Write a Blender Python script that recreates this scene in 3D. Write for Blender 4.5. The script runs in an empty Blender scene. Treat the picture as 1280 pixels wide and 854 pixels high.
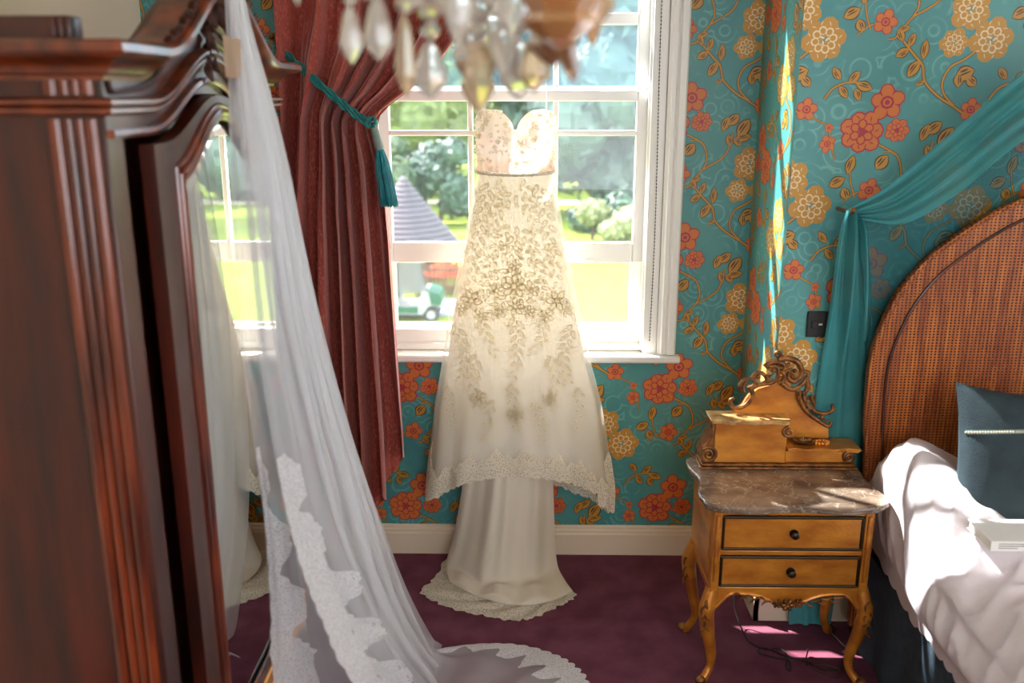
import bpy, math, random
from mathutils import Vector, Matrix, noise
R = math.radians
sin, cos, pi = math.sin, math.cos, math.pi
random.seed(7)
sc = bpy.context.scene
C = sc.collection

# ------------------------------------------------------------------ camera, sky, sun, exposure
F, TH, YAW, CH = 1150.0, R(15.0), R(0.9), 1.8
cd = bpy.data.cameras.new('camera'); cam = bpy.data.objects.new('camera', cd); C.objects.link(cam)
cd.sensor_width = 36.0; cd.lens = F / 1280 * 36.0; cd.clip_start = 0.02; cd.clip_end = 300
cam.location = (0, 0, CH); cam.rotation_euler = (pi / 2 - TH, 0, YAW)
cd.dof.use_dof = True; cd.dof.focus_distance = 3.25; cd.dof.aperture_fstop = 2.2
sc.camera = cam
w = bpy.data.worlds.new('world'); sc.world = w; w.use_nodes = True
bg = w.node_tree.nodes['Background']; bg.inputs[0].default_value = (0.86, 0.93, 1.0, 1); bg.inputs[1].default_value = 5.0
SUN_DIR = Vector((1.0, -0.80, -1.38))
sd = bpy.data.lights.new('sun', 'SUN'); so = bpy.data.objects.new('sun', sd); C.objects.link(so)
sd.energy = 20.0; sd.angle = R(0.6); sd.color = (1.0, 0.95, 0.88)
so.rotation_euler = SUN_DIR.to_track_quat('-Z', 'Y').to_euler(); so.location = (-4, 8, 8)
vs = sc.view_settings
vs.view_transform = 'Standard'; vs.look = 'None'; vs.exposure = 0.6; vs.gamma = 1.0; vs.use_curve_mapping = False
sc.cycles.max_bounces = 10; sc.cycles.diffuse_bounces = 4; sc.cycles.glossy_bounces = 4
sc.cycles.transmission_bounces = 8; sc.cycles.transparent_max_bounces = 24
sc.cycles.caustics_reflective = False; sc.cycles.caustics_refractive = False
sc.cycles.sample_clamp_indirect = 6.0

# ------------------------------------------------------------------ survey helpers: photo point + known plane -> world point
def ray(x, y):
    u = (x - 640) / F; v = (427 - y) / F
    dx, dy, dz = u, cos(TH) + v * sin(TH), -sin(TH) + v * cos(TH)
    c, s = cos(YAW), sin(YAW)
    return dx * c - dy * s, dx * s + dy * c, dz
def atY(x, y, Y):
    d = ray(x, y); t = Y / d[1]; return Vector((d[0] * t, Y, CH + d[2] * t))
def atZ(x, y, z=0.0):
    d = ray(x, y); t = (z - CH) / d[2]; return Vector((d[0] * t, d[1] * t, z))
def atX(x, y, X):
    d = ray(x, y); t = X / d[0]; return Vector((X, d[1] * t, CH + d[2] * t))

def lerp(a, b, t): return a + (b - a) * t
def clamp(x, a=0.0, b=1.0): return max(a, min(b, x))
def sstep(a, b, x):
    t = clamp((x - a) / (b - a)); return t * t * (3 - 2 * t)
def table(pts, x):
    if x <= pts[0][0]: return pts[0][1]
    for (x0, y0), (x1, y1) in zip(pts, pts[1:]):
        if x <= x1:
            return lerp(y0, y1, (x - x0) / (x1 - x0))
    return pts[-1][1]
def catmull(pts, n=6):
    pts = [Vector(p) for p in pts]
    P = [pts[0] * 2 - pts[1]] + pts + [pts[-1] * 2 - pts[-2]]
    out = []
    for i in range(1, len(P) - 2):
        p0, p1, p2, p3 = P[i - 1:i + 3]
        for k in range(n):
            t = k / n
            out.append(0.5 * ((2 * p1) + (p2 - p0) * t + (2 * p0 - 5 * p1 + 4 * p2 - p3) * t * t + (3 * p1 - p0 - 3 * p2 + p3) * t ** 3))
    out.append(pts[-1]); return out
def along(pts, t):
    pts = pts if isinstance(pts, list) else list(pts)
    f = clamp(t) * (len(pts) - 1); i = min(int(f), len(pts) - 2)
    return pts[i].lerp(pts[i + 1], f - i)

# ------------------------------------------------------------------ materials
def srgb(r, g, b):
    f = lambda c: (c / 255 / 12.92) if c / 255 <= 0.04045 else ((c / 255 + 0.055) / 1.055) ** 2.4
    return (f(r), f(g), f(b), 1.0)
def newmat(name):
    m = bpy.data.materials.new(name); m.use_nodes = True
    nt = m.node_tree; nt.nodes.clear()
    out = nt.nodes.new('ShaderNodeOutputMaterial'); return m, nt, out
def coords(nt, scale=(1, 1, 1)):
    g = nt.nodes.new('ShaderNodeNewGeometry'); mp = nt.nodes.new('ShaderNodeMapping')
    nt.links.new(g.outputs['Position'], mp.inputs[0]); mp.inputs['Scale'].default_value = scale
    return mp.outputs[0]
def noisefac(nt, scale, detail=4, stretch=(1, 1, 1), lo=0.35, hi=0.65):
    n = nt.nodes.new('ShaderNodeTexNoise'); n.inputs['Scale'].default_value = scale; n.inputs['Detail'].default_value = detail
    nt.links.new(coords(nt, stretch), n.inputs['Vector'])
    r = nt.nodes.new('ShaderNodeMapRange'); r.inputs[1].default_value = lo; r.inputs[2].default_value = hi
    nt.links.new(n.outputs[0], r.inputs[0]); return r.outputs[0]
def mixcol(nt, fac, a, b):
    m = nt.nodes.new('ShaderNodeMix'); m.data_type = 'RGBA'
    nt.links.new(fac, m.inputs[0])
    for k, v in ((6, a), (7, b)):
        if isinstance(v, tuple): m.inputs[k].default_value = v
        else: nt.links.new(v, m.inputs[k])
    return m.outputs[2]
def addbump(nt, bsdf, scale, strength, stretch=(1, 1, 1), detail=4, dist=0.01):
    n = nt.nodes.new('ShaderNodeTexNoise'); n.inputs['Scale'].default_value = scale; n.inputs['Detail'].default_value = detail
    nt.links.new(coords(nt, stretch), n.inputs['Vector'])
    b = nt.nodes.new('ShaderNodeBump'); b.inputs['Strength'].default_value = strength; b.inputs['Distance'].default_value = dist
    nt.links.new(n.outputs[0], b.inputs['Height']); nt.links.new(b.outputs[0], bsdf.inputs['Normal'])
def pmat(name, col, col2=None, nscale=20, stretch=(1, 1, 1), rough=0.5, metal=0.0, bump=None, coat=0.0, sheen=0.0, spec=0.5, lo=0.35, hi=0.65, sub=None):
    m, nt, out = newmat(name)
    b = nt.nodes.new('ShaderNodeBsdfPrincipled'); nt.links.new(b.outputs[0], out.inputs[0])
    b.inputs['Base Color'].default_value = col; b.inputs['Roughness'].default_value = rough; b.inputs['Metallic'].default_value = metal
    b.inputs['Coat Weight'].default_value = coat; b.inputs['Coat Roughness'].default_value = 0.16
    b.inputs['Specular IOR Level'].default_value = spec
    if sheen:
        b.inputs['Sheen Weight'].default_value = sheen; b.inputs['Sheen Roughness'].default_value = 0.35
        b.inputs['Sheen Tint'].default_value = (1.0, 0.75, 0.7, 1)
    if col2: nt.links.new(mixcol(nt, noisefac(nt, nscale, 5, stretch, lo, hi), col, col2), b.inputs['Base Color'])
    if bump: addbump(nt, b, bump[0], bump[1], stretch if len(bump) < 3 else bump[2])
    return m
def clothmat(name, col, transl=0.4, alpha=1.0, col2=None, nscale=60, stretch=(1, 1, 1), holes=None, bump=None):
    """thin cloth: diffuse + translucent; alpha < 1 lets light straight through (tulle); holes = (scale, width) opens a lace mesh"""
    m, nt, out = newmat(name)
    d = nt.nodes.new('ShaderNodeBsdfDiffuse'); t = nt.nodes.new('ShaderNodeBsdfTranslucent'); mx = nt.nodes.new('ShaderNodeMixShader')
    mx.inputs[0].default_value = transl
    for n in (d, t):
        n.inputs[0].default_value = col
        if col2: nt.links.new(mixcol(nt, noisefac(nt, nscale, 4, stretch), col, col2), n.inputs[0])
    if bump:
        addbump(nt, d, bump[0], bump[1], stretch if len(bump) < 3 else bump[2])
    nt.links.new(d.outputs[0], mx.inputs[1]); nt.links.new(t.outputs[0], mx.inputs[2])
    res = mx.outputs[0]
    if alpha < 1.0 or holes:
        tr = nt.nodes.new('ShaderNodeBsdfTransparent'); m2 = nt.nodes.new('ShaderNodeMixShader')
        m2.inputs[0].default_value = alpha
        nt.links.new(tr.outputs[0], m2.inputs[1]); nt.links.new(res, m2.inputs[2])
        if holes:
            v = nt.nodes.new('ShaderNodeTexVoronoi'); v.feature = 'DISTANCE_TO_EDGE'; v.inputs['Scale'].default_value = holes[0]
            nt.links.new(coords(nt), v.inputs['Vector'])
            r = nt.nodes.new('ShaderNodeMapRange'); r.inputs[1].default_value = holes[1]; r.inputs[2].default_value = holes[1] * 1.6
            r.inputs[3].default_value = alpha; r.inputs[4].default_value = holes[2]
            nt.links.new(v.outputs['Distance'], r.inputs[0]); nt.links.new(r.outputs[0], m2.inputs[0])
        res = m2.outputs[0]
    nt.links.new(res, out.inputs[0]); return m

def glassmat(name, tint=(1, 1, 1, 1), dust_haze=0.0, dust_haze_col=(0.8, 0.85, 0.9, 1), gloss=0.05):
    m, nt, out = newmat(name)
    tr = nt.nodes.new('ShaderNodeBsdfTransparent'); tr.inputs[0].default_value = tint
    gl = nt.nodes.new('ShaderNodeBsdfGlossy'); gl.inputs['Roughness'].default_value = 0.02
    a = nt.nodes.new('ShaderNodeMixShader'); a.inputs[0].default_value = gloss
    nt.links.new(tr.outputs[0], a.inputs[1]); nt.links.new(gl.outputs[0], a.inputs[2])
    res = a.outputs[0]
    if dust_haze:
        d = nt.nodes.new('ShaderNodeBsdfDiffuse'); d.inputs[0].default_value = dust_haze_col
        t = nt.nodes.new('ShaderNodeBsdfTranslucent'); t.inputs[0].default_value = dust_haze_col
        dm = nt.nodes.new('ShaderNodeMixShader'); dm.inputs[0].default_value = 0.5
        nt.links.new(d.outputs[0], dm.inputs[1]); nt.links.new(t.outputs[0], dm.inputs[2])
        b = nt.nodes.new('ShaderNodeMixShader')
        mr = nt.nodes.new('ShaderNodeMath'); mr.operation = 'MULTIPLY_ADD'; mr.inputs[1].default_value = dust_haze * 0.5; mr.inputs[2].default_value = dust_haze * 0.75
        nt.links.new(noisefac(nt, 30, 6), mr.inputs[0]); nt.links.new(mr.outputs[0], b.inputs[0])
        nt.links.new(res, b.inputs[1]); nt.links.new(dm.outputs[0], b.inputs[2]); res = b.outputs[0]
    nt.links.new(res, out.inputs[0]); return m

M = {}
M['white'] = pmat('white_gloss_paint', srgb(236, 234, 230), rough=0.35)
M['cream'] = pmat('cream_paint', srgb(226, 206, 180), rough=0.45)
M['cream_wall'] = pmat('cream_wall_paint', srgb(228, 212, 190), rough=0.8)
M['carpet'] = pmat('purple_carpet', srgb(122, 70, 88), srgb(102, 56, 72), 9, rough=0.95, bump=(420, 0.5), spec=0.1)
M['mahogany'] = pmat('mahogany', srgb(86, 25, 5), srgb(34, 9, 3), 6, stretch=(3, 3, 0.35), rough=0.4, coat=0.45, lo=0.3, hi=0.7)
M['mahogany_light'] = pmat('mahogany_moulding', srgb(132, 54, 18), srgb(68, 23, 9), 7, stretch=(3, 3, 0.5), rough=0.28, coat=0.8)
M['dark_wood'] = pmat('dark_inlay', srgb(52, 24, 16), rough=0.4, coat=0.3)
M['carved_wood'] = pmat('carved_walnut', srgb(92, 44, 28), srgb(46, 20, 14), 60, rough=0.55)
M['black'] = pmat('matt_black', srgb(22, 18, 16), rough=0.6)  # plain black of the blind chain, switch plate and cable
M['gold'] = pmat('aged_gilt', srgb(212, 138, 46), srgb(172, 98, 30), 9, stretch=(1, 1, 2.2), rough=0.36, metal=0.35, bump=(60, 0.12), coat=0.15)
M['gold_dark'] = pmat('dark_gilt', srgb(156, 100, 46), srgb(84, 48, 22), 40, rough=0.36, metal=0.45, bump=(90, 0.25))
M['gold_pale'] = pmat('worn_gilt_edge', srgb(222, 180, 116), srgb(150, 104, 56), 30, rough=0.4, metal=0.3)
M['bronze'] = pmat('bronze_knob', srgb(54, 42, 30), rough=0.35, metal=0.7)
M['teal_drape'] = clothmat('teal_chiffon', srgb(96, 178, 180), 0.3, 0.92, srgb(80, 160, 164), 5)
M['teal_sheer'] = clothmat('teal_sheer', srgb(64, 122, 126), 0.3, 0.55)
M['teal_cord'] = pmat('teal_cord', srgb(28, 132, 128), srgb(16, 96, 98), 160, rough=0.6, sheen=0.2)
M['teal_silk'] = pmat('teal_silk', srgb(30, 160, 168), srgb(12, 112, 124), 220, stretch=(1, 1, 0.1), rough=0.4)
M['grey_cord'] = pmat('grey_binding', srgb(126, 140, 132), rough=0.6)
M['linen'] = clothmat('white_linen', srgb(226, 214, 216), 0.12, 1.0, bump=(16, 0.55))
M['slate_cloth'] = pmat('slate_valance', srgb(54, 70, 82), srgb(42, 56, 66), 30, rough=0.9, bump=(200, 0.2))
M['slate_cushion'] = pmat('slate_velvet_cushion', srgb(42, 58, 64), srgb(32, 46, 52), 12, rough=0.85, bump=(300, 0.25))
M['ivory'] = clothmat('ivory_satin', srgb(246, 240, 230), 0.42, 1.0, srgb(240, 231, 216), 5)
M['ivory_train'] = clothmat('ivory_crepe', srgb(236, 224, 206), 0.22, 1.0)
M['blush'] = clothmat('blush_bodice', srgb(244, 212, 194), 0.4, 1.0, srgb(238, 226, 212), 22)
M['overlay'] = clothmat('ivory_tulle', srgb(246, 240, 228), 0.45, 0.30)
M['lace_dress'] = clothmat('ivory_lace', srgb(244, 234, 214), 0.35, 0.97, holes=(130, 0.16, 0.55))
M['lace_line'] = clothmat('applique_outline', srgb(186, 170, 138), 0.7, 0.8)
M['lace_fill'] = clothmat('applique_fill', srgb(226, 216, 192), 0.7, 0.34)
M['tulle'] = clothmat('veil_tulle', srgb(250, 250, 252), 0.42, 0.40)
M['lace_veil'] = clothmat('veil_lace', srgb(246, 244, 246), 0.4, 0.95, holes=(150, 0.16, 0.62))
M['silver'] = pmat('beaded_silver', srgb(206, 196, 176), rough=0.35, metal=0.3)
M['tape'] = clothmat('beige_tape', srgb(222, 190, 160), 0.4, 0.8)
M['plaster'] = pmat('brick_render', srgb(190, 184, 172), rough=0.9)

def velvet():
    m, nt, out = newmat('rust_velvet')
    b = nt.nodes.new('ShaderNodeBsdfPrincipled'); nt.links.new(b.outputs[0], out.inputs[0])
    b.inputs['Roughness'].default_value = 0.75; b.inputs['Sheen Weight'].default_value = 0.9; b.inputs['Sheen Roughness'].default_value = 0.35
    b.inputs['Sheen Tint'].default_value = (1.0, 0.62, 0.58, 1); b.inputs['Specular IOR Level'].default_value = 0.2
    a = mixcol(nt, noisefac(nt, 10, 6, (9, 9, 1.6), 0.25, 0.78), srgb(148, 60, 54), srgb(178, 86, 74))
    c = mixcol(nt, noisefac(nt, 60, 4, (3, 3, 1.2), 0.5, 1.0), a, srgb(224, 150, 126))
    nt.links.new(c, b.inputs['Base Color']); return m
M['velvet'] = velvet()
def marble():
    m, nt, out = newmat('brown_veined_marble')
    b = nt.nodes.new('ShaderNodeBsdfPrincipled'); nt.links.new(b.outputs[0], out.inputs[0])
    b.inputs['Roughness'].default_value = 0.22; b.inputs['Coat Weight'].default_value = 0.3
    v = nt.nodes.new('ShaderNodeTexVoronoi'); v.feature = 'DISTANCE_TO_EDGE'; v.inputs['Scale'].default_value = 14
    n = nt.nodes.new('ShaderNodeTexNoise'); n.inputs['Scale'].default_value = 9; n.inputs['Detail'].default_value = 6
    mv = nt.nodes.new('ShaderNodeMix'); mv.data_type = 'VECTOR'; mv.inputs[0].default_value = 0.25
    p = coords(nt); nt.links.new(p, n.inputs['Vector']); nt.links.new(p, mv.inputs[4]); nt.links.new(n.outputs['Color'], mv.inputs[5])
    nt.links.new(mv.outputs[1], v.inputs['Vector'])
    r = nt.nodes.new('ShaderNodeMapRange'); r.inputs[1].default_value = 0.0; r.inputs[2].default_value = 0.03; r.inputs[3].default_value = 0.55; r.inputs[4].default_value = 0
    nt.links.new(v.outputs['Distance'], r.inputs[0])
    base = mixcol(nt, noisefac(nt, 12, 6), srgb(92, 72, 60), srgb(140, 118, 100))
    nt.links.new(mixcol(nt, r.outputs[0], base, srgb(196, 182, 160)), b.inputs['Base Color']); return m
M['marble'] = marble()
def cane():
    m, nt, out = newmat('woven_cane')
    b = nt.nodes.new('ShaderNodeBsdfPrincipled'); nt.links.new(b.outputs[0], out.inputs[0]); b.inputs['Roughness'].default_value = 0.45
    p = coords(nt); ws = []
    for d, s in (('X', 26), ('Z', 34)):
        wv = nt.nodes.new('ShaderNodeTexWave'); wv.bands_direction = d; wv.inputs['Scale'].default_value = s; wv.inputs['Distortion'].default_value = 0.6
        wv.inputs['Detail Scale'].default_value = 0.4; nt.links.new(p, wv.inputs['Vector']); ws.append(wv.outputs['Fac'])
    mx = nt.nodes.new('ShaderNodeMath'); mx.operation = 'MULTIPLY'; nt.links.new(ws[0], mx.inputs[0]); nt.links.new(ws[1], mx.inputs[1])
    r = nt.nodes.new('ShaderNodeMapRange'); r.inputs[1].default_value = 0.25; r.inputs[2].default_value = 0.65; nt.links.new(mx.outputs[0], r.inputs[0])
    strand = mixcol(nt, noisefac(nt, 8, 4, (6, 6, 0.6)), srgb(186, 106, 40), srgb(138, 66, 24))
    nt.links.new(mixcol(nt, r.outputs[0], strand, srgb(70, 24, 14)), b.inputs['Base Color'])
    bp = nt.nodes.new('ShaderNodeBump'); bp.invert = True; bp.inputs['Strength'].default_value = 0.7; bp.inputs['Distance'].default_value = 0.004
    nt.links.new(r.outputs[0], bp.inputs['Height']); nt.links.new(bp.outputs[0], b.inputs['Normal']); return m
M['cane'] = cane()
def mirror():
    m, nt, out = newmat('mirror_glass')
    g = nt.nodes.new('ShaderNodeBsdfGlossy'); g.inputs['Roughness'].default_value = 0.0; g.inputs[0].default_value = (0.86, 0.89, 0.88, 1)
    nt.links.new(g.outputs[0], out.inputs[0]); return m
M['mirror'] = mirror()
M['pane'] = glassmat('window_glass', dust_haze=0.025)  # overexposure haze put into the clear panes as a pale film
M['pane_dusty'] = glassmat('rain_spotted_window_glass', (0.74, 0.84, 0.92, 1), dust_haze=0.16, dust_haze_col=srgb(120, 156, 184))
def crystal(name, tint, rough=0.03):
    m, nt, out = newmat(name)
    b = nt.nodes.new('ShaderNodeBsdfPrincipled'); nt.links.new(b.outputs[0], out.inputs[0])
    b.inputs['Base Color'].default_value = tint; b.inputs['Roughness'].default_value = rough; b.inputs['IOR'].default_value = 1.52
    b.inputs['Transmission Weight'].default_value = 0.62; b.inputs['Specular IOR Level'].default_value = 0.8; return m
M['crystal'] = crystal('cut_crystal', srgb(248, 240, 228))
M['crystal_champagne'] = crystal('champagne_crystal', srgb(236, 206, 168), 0.05)
M['crystal_amber'] = crystal('amber_crystal', srgb(214, 150, 92), 0.08)
M['crystal_brown'] = crystal('smoky_crystal', srgb(150, 104, 72), 0.06)
M['brass'] = pmat('brass', srgb(176, 116, 58), srgb(120, 70, 36), 40, rough=0.3, metal=0.85)
def paper():
    m, nt, out = newmat('teal_wallpaper')
    b = nt.nodes.new('ShaderNodeBsdfPrincipled'); nt.links.new(b.outputs[0], out.inputs[0])
    b.inputs['Roughness'].default_value = 0.42; b.inputs['Specular IOR Level'].default_value = 0.5
    p = coords(nt)
    v = nt.nodes.new('ShaderNodeTexVoronoi'); v.inputs['Scale'].default_value = 13; nt.links.new(p, v.inputs['Vector'])
    s = nt.nodes.new('ShaderNodeMath'); s.operation = 'SINE'; q = nt.nodes.new('ShaderNodeMath'); q.operation = 'MULTIPLY'; q.inputs[1].default_value = 26
    nt.links.new(v.outputs['Distance'], q.inputs[0]); nt.links.new(q.outputs[0], s.inputs[0])
    r = nt.nodes.new('ShaderNodeMapRange'); r.inputs[1].default_value = 0.45; r.inputs[2].default_value = 0.95; nt.links.new(s.outputs[0], r.inputs[0])
    k = nt.nodes.new('ShaderNodeMath'); k.operation = 'MULTIPLY'; nt.links.new(r.outputs[0], k.inputs[0]); nt.links.new(noisefac(nt, 7, 2, lo=0.45, hi=0.6), k.inputs[1])
    k2 = nt.nodes.new('ShaderNodeMath'); k2.operation = 'MULTIPLY'; k2.inputs[1].default_value = 0.45; nt.links.new(k.outputs[0], k2.inputs[0])
    base = mixcol(nt, noisefac(nt, 5, 3), srgb(66, 136, 138), srgb(80, 146, 142))
    nt.links.new(mixcol(nt, k2.outputs[0], base, srgb(128, 190, 186)), b.inputs['Base Color']); return m
M['paper'] = paper()
for k, c in dict(p_must=(190, 136, 46), p_orange=(206, 112, 44), p_red=(170, 44, 62), p_cream=(228, 206, 166), p_brown=(92, 56, 26)).items():
    M[k] = pmat('print_' + k[2:], srgb(*c), rough=0.45)

# ------------------------------------------------------------------ mesh helpers
class MB:
    def __init__(s): s.v, s.f, s.m = [], [], []
    def face(s, pts, mi=0):
        n = len(s.v); s.v += [tuple(p) for p in pts]; s.f.append(tuple(range(n, n + len(pts)))); s.m.append(mi); return s
    def box(s, x0, x1, y0, y1, z0, z1, mi=0):
        n = len(s.v)
        s.v += [(x, y, z) for z in (z0, z1) for y in (y0, y1) for x in (x0, x1)]
        for q in ((0, 2, 3, 1), (4, 5, 7, 6), (0, 1, 5, 4), (2, 6, 7, 3), (0, 4, 6, 2), (1, 3, 7, 5)):
            s.f.append(tuple(n + k for k in q)); s.m.append(mi)
        return s
    def grid(s, fn, nu, nv, mi=0, wrap=False):
        n = len(s.v); c = nu if wrap else nu + 1
        for j in range(nv + 1):
            for i in range(c): s.v.append(tuple(fn(i / nu, j / nv)))
        for j in range(nv):
            for i in range(nu):
                a = n + j * c + i; b = n + j * c + (i + 1) % c
                s.f.append((a, b, b + c, a + c)); s.m.append(mi)
        return s
    def tube(s, path, rad, n=8, mi=0, flat=1.0, cap=True):
        path = [Vector(p) for p in path]; base = len(s.v); up = Vector((0, 0, 1)); L = len(path)
        prev = None
        for i, p in enumerate(path):
            t = (path[min(i + 1, L - 1)] - path[max(i - 1, 0)])
            t = t.normalized() if t.length > 1e-9 else Vector((0, 0, 1))
            if prev is None:
                a = t.cross(up if abs(t.z) < 0.9 else Vector((0, 1, 0))).normalized()
            else:
                a = prev - t * prev.dot(t)
                a = a.normalized() if a.length > 1e-6 else t.cross(up).normalized()
            prev = a; b = t.cross(a)
            r = rad(i / max(L - 1, 1)) if callable(rad) else (rad[i] if isinstance(rad, (list, tuple)) else rad)
            for k in range(n):
                q = 2 * pi * k / n; s.v.append(tuple(p + a * (r * cos(q)) + b * (r * flat * sin(q))))
        for i in range(L - 1):
            for k in range(n):
                a0 = base + i * n + k; a1 = base + i * n + (k + 1) % n
                s.f.append((a0, a1, a1 + n, a0 + n)); s.m.append(mi)
        if cap:
            s.f.append(tuple(base + k for k in reversed(range(n)))); s.m.append(mi)
            s.f.append(tuple(base + (L - 1) * n + k for k in range(n))); s.m.append(mi)
        return s
    def lathe(s, prof, c, n=16, mi=0, sx=1.0, sy=1.0):
        c = Vector(c); base = len(s.v)
        for r, z in prof:
            for k in range(n):
                q = 2 * pi * k / n; s.v.append((c.x + r * sx * cos(q), c.y + r * sy * sin(q), c.z + z))
        for i in range(len(prof) - 1):
            for k in range(n):
                a0 = base + i * n + k; a1 = base + i * n + (k + 1) % n
                s.f.append((a0, a1, a1 + n, a0 + n)); s.m.append(mi)
        s.f.append(tuple(base + k for k in reversed(range(n)))); s.m.append(mi)
        s.f.append(tuple(base + (len(prof) - 1) * n + k for k in range(n))); s.m.append(mi)
        return s
    def blob(s, c, r, n=10, m=6, mi=0, rot=0.0):
        c = Vector(c)
        r = r if isinstance(r, (tuple, list)) else (r, r, r)
        prof = [(sin(pi * i / m), -cos(pi * i / m)) for i in range(m + 1)]
        base = len(s.v)
        for a, z in prof:
            a = max(a, 0.02)
            for k in range(n):
                q = 2 * pi * k / n; x, y, zz = r[0] * a * cos(q), r[1] * a * sin(q), r[2] * z
                s.v.append((c.x + x * cos(rot) - zz * sin(rot), c.y + y, c.z + x * sin(rot) + zz * cos(rot)))
        for i in range(m):
            for k in range(n):
                a0 = base + i * n + k; a1 = base + i * n + (k + 1) % n
                s.f.append((a0, a1, a1 + n, a0 + n)); s.m.append(mi)
        return s
    def prism(s, poly, fn, c0, c1, mi=0):
        """poly: 2d outline; fn(a, b, c) -> 3d"""
        n = len(s.v); L = len(poly)
        for c in (c0, c1):
            for a, b in poly: s.v.append(tuple(fn(a, b, c)))
        s.f.append(tuple(n + k for k in range(L))); s.f.append(tuple(n + L + k for k in reversed(range(L)))); s.m += [mi, mi]
        for k in range(L):
            k1 = (k + 1) % L; s.f.append((n + k, n + L + k, n + L + k1, n + k1)); s.m.append(mi)
        return s
    def strip(s, A, B, mi=0):
        n = len(s.v); L = len(A)
        s.v += [tuple(p) for p in A] + [tuple(p) for p in B]
        for i in range(L - 1): s.f.append((n + i, n + i + 1, n + L + i + 1, n + L + i)); s.m.append(mi)
        return s
    def sweep(s, section, path, side, up=Vector((0, 0, 1)), mi=0):
        """section: closed 2d loop (out, up) carried along path; side: outward vector"""
        n = len(s.v); L = len(section)
        for p in path:
            p = Vector(p)
            for o, h in section: s.v.append(tuple(p + side * o + up * h))
        for i in range(len(path) - 1):
            for k in range(L):
                k1 = (k + 1) % L; s.f.append((n + i * L + k, n + i * L + k1, n + (i + 1) * L + k1, n + (i + 1) * L + k)); s.m.append(mi)
        e = n + (len(path) - 1) * L
        s.f.append(tuple(n + k for k in range(L))); s.f.append(tuple(e + k for k in reversed(range(L)))); s.m += [mi, mi]
        return s
    def build(s, name, mats, parent=None, smooth=True, bevel=0.0, sub=0, angle=40, solid=0.0):
        me = bpy.data.meshes.new(name); me.from_pydata(s.v, [], s.f)
        mats = mats if isinstance(mats, list) else [mats]
        for m in mats: me.materials.append(M[m])
        me.polygons.foreach_set('material_index', s.m)
        me.polygons.foreach_set('use_smooth', [bool(smooth)] * len(s.f))
        me.update()
        if smooth and angle < 180: me.set_sharp_from_angle(angle=R(angle))
        o = bpy.data.objects.new(name, me); C.objects.link(o)
        if parent is not None: attach(o, parent)
        if bevel:
            b = o.modifiers.new('bevel', 'BEVEL'); b.width = bevel; b.segments = 2; b.limit_method = 'ANGLE'; b.angle_limit = R(40)
        if solid:
            q = o.modifiers.new('thick', 'SOLIDIFY'); q.thickness = solid
        if sub:
            q = o.modifiers.new('sub', 'SUBSURF'); q.levels = sub; q.render_levels = sub
        return o
def mitred(section, path, out, ends=(0, 0), along_ax=1):
    """sweep with mitred ends: ends = sign of growth along the run per unit of projection at start / end"""
    m = MB(); L = len(section)
    for i, p in enumerate(path):
        g = ends[0] if i == 0 else ends[1] if i == len(path) - 1 else 0
        for o, h in section:
            q = Vector(p) + out * o + Vector((0, 0, h)); q[along_ax] += g * max(o, 0); m.v.append(tuple(q))
    for i in range(len(path) - 1):
        for k in range(L):
            k1 = (k + 1) % L; m.f.append((i * L + k, i * L + k1, (i + 1) * L + k1, (i + 1) * L + k)); m.m.append(0)
    e = (len(path) - 1) * L
    m.f.append(tuple(range(L))); m.f.append(tuple(e + k for k in reversed(range(L)))); m.m += [0, 0]
    return m
BASE = {}
def attach(o, parent):
    o.parent = parent
    b = BASE.get(parent.name, Vector((0, 0, 0)))
    o.matrix_parent_inverse = Matrix.Translation(-b)
def thing(name, label, cat, loc=(0, 0, 0), group=None, kind=None):
    o = bpy.data.objects.new(name, None); C.objects.link(o); o.location = loc; o.empty_display_size = 0.1
    BASE[o.name] = Vector(loc)
    return tag(o, label, cat, group, kind)
def tag(o, label=None, cat=None, group=None, kind=None):
    if label: o['label'] = label
    if cat: o['category'] = cat
    if group: o['group'] = group
    if kind: o['kind'] = kind
    return o
def struct(o): o['kind'] = 'structure'; return o

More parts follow.
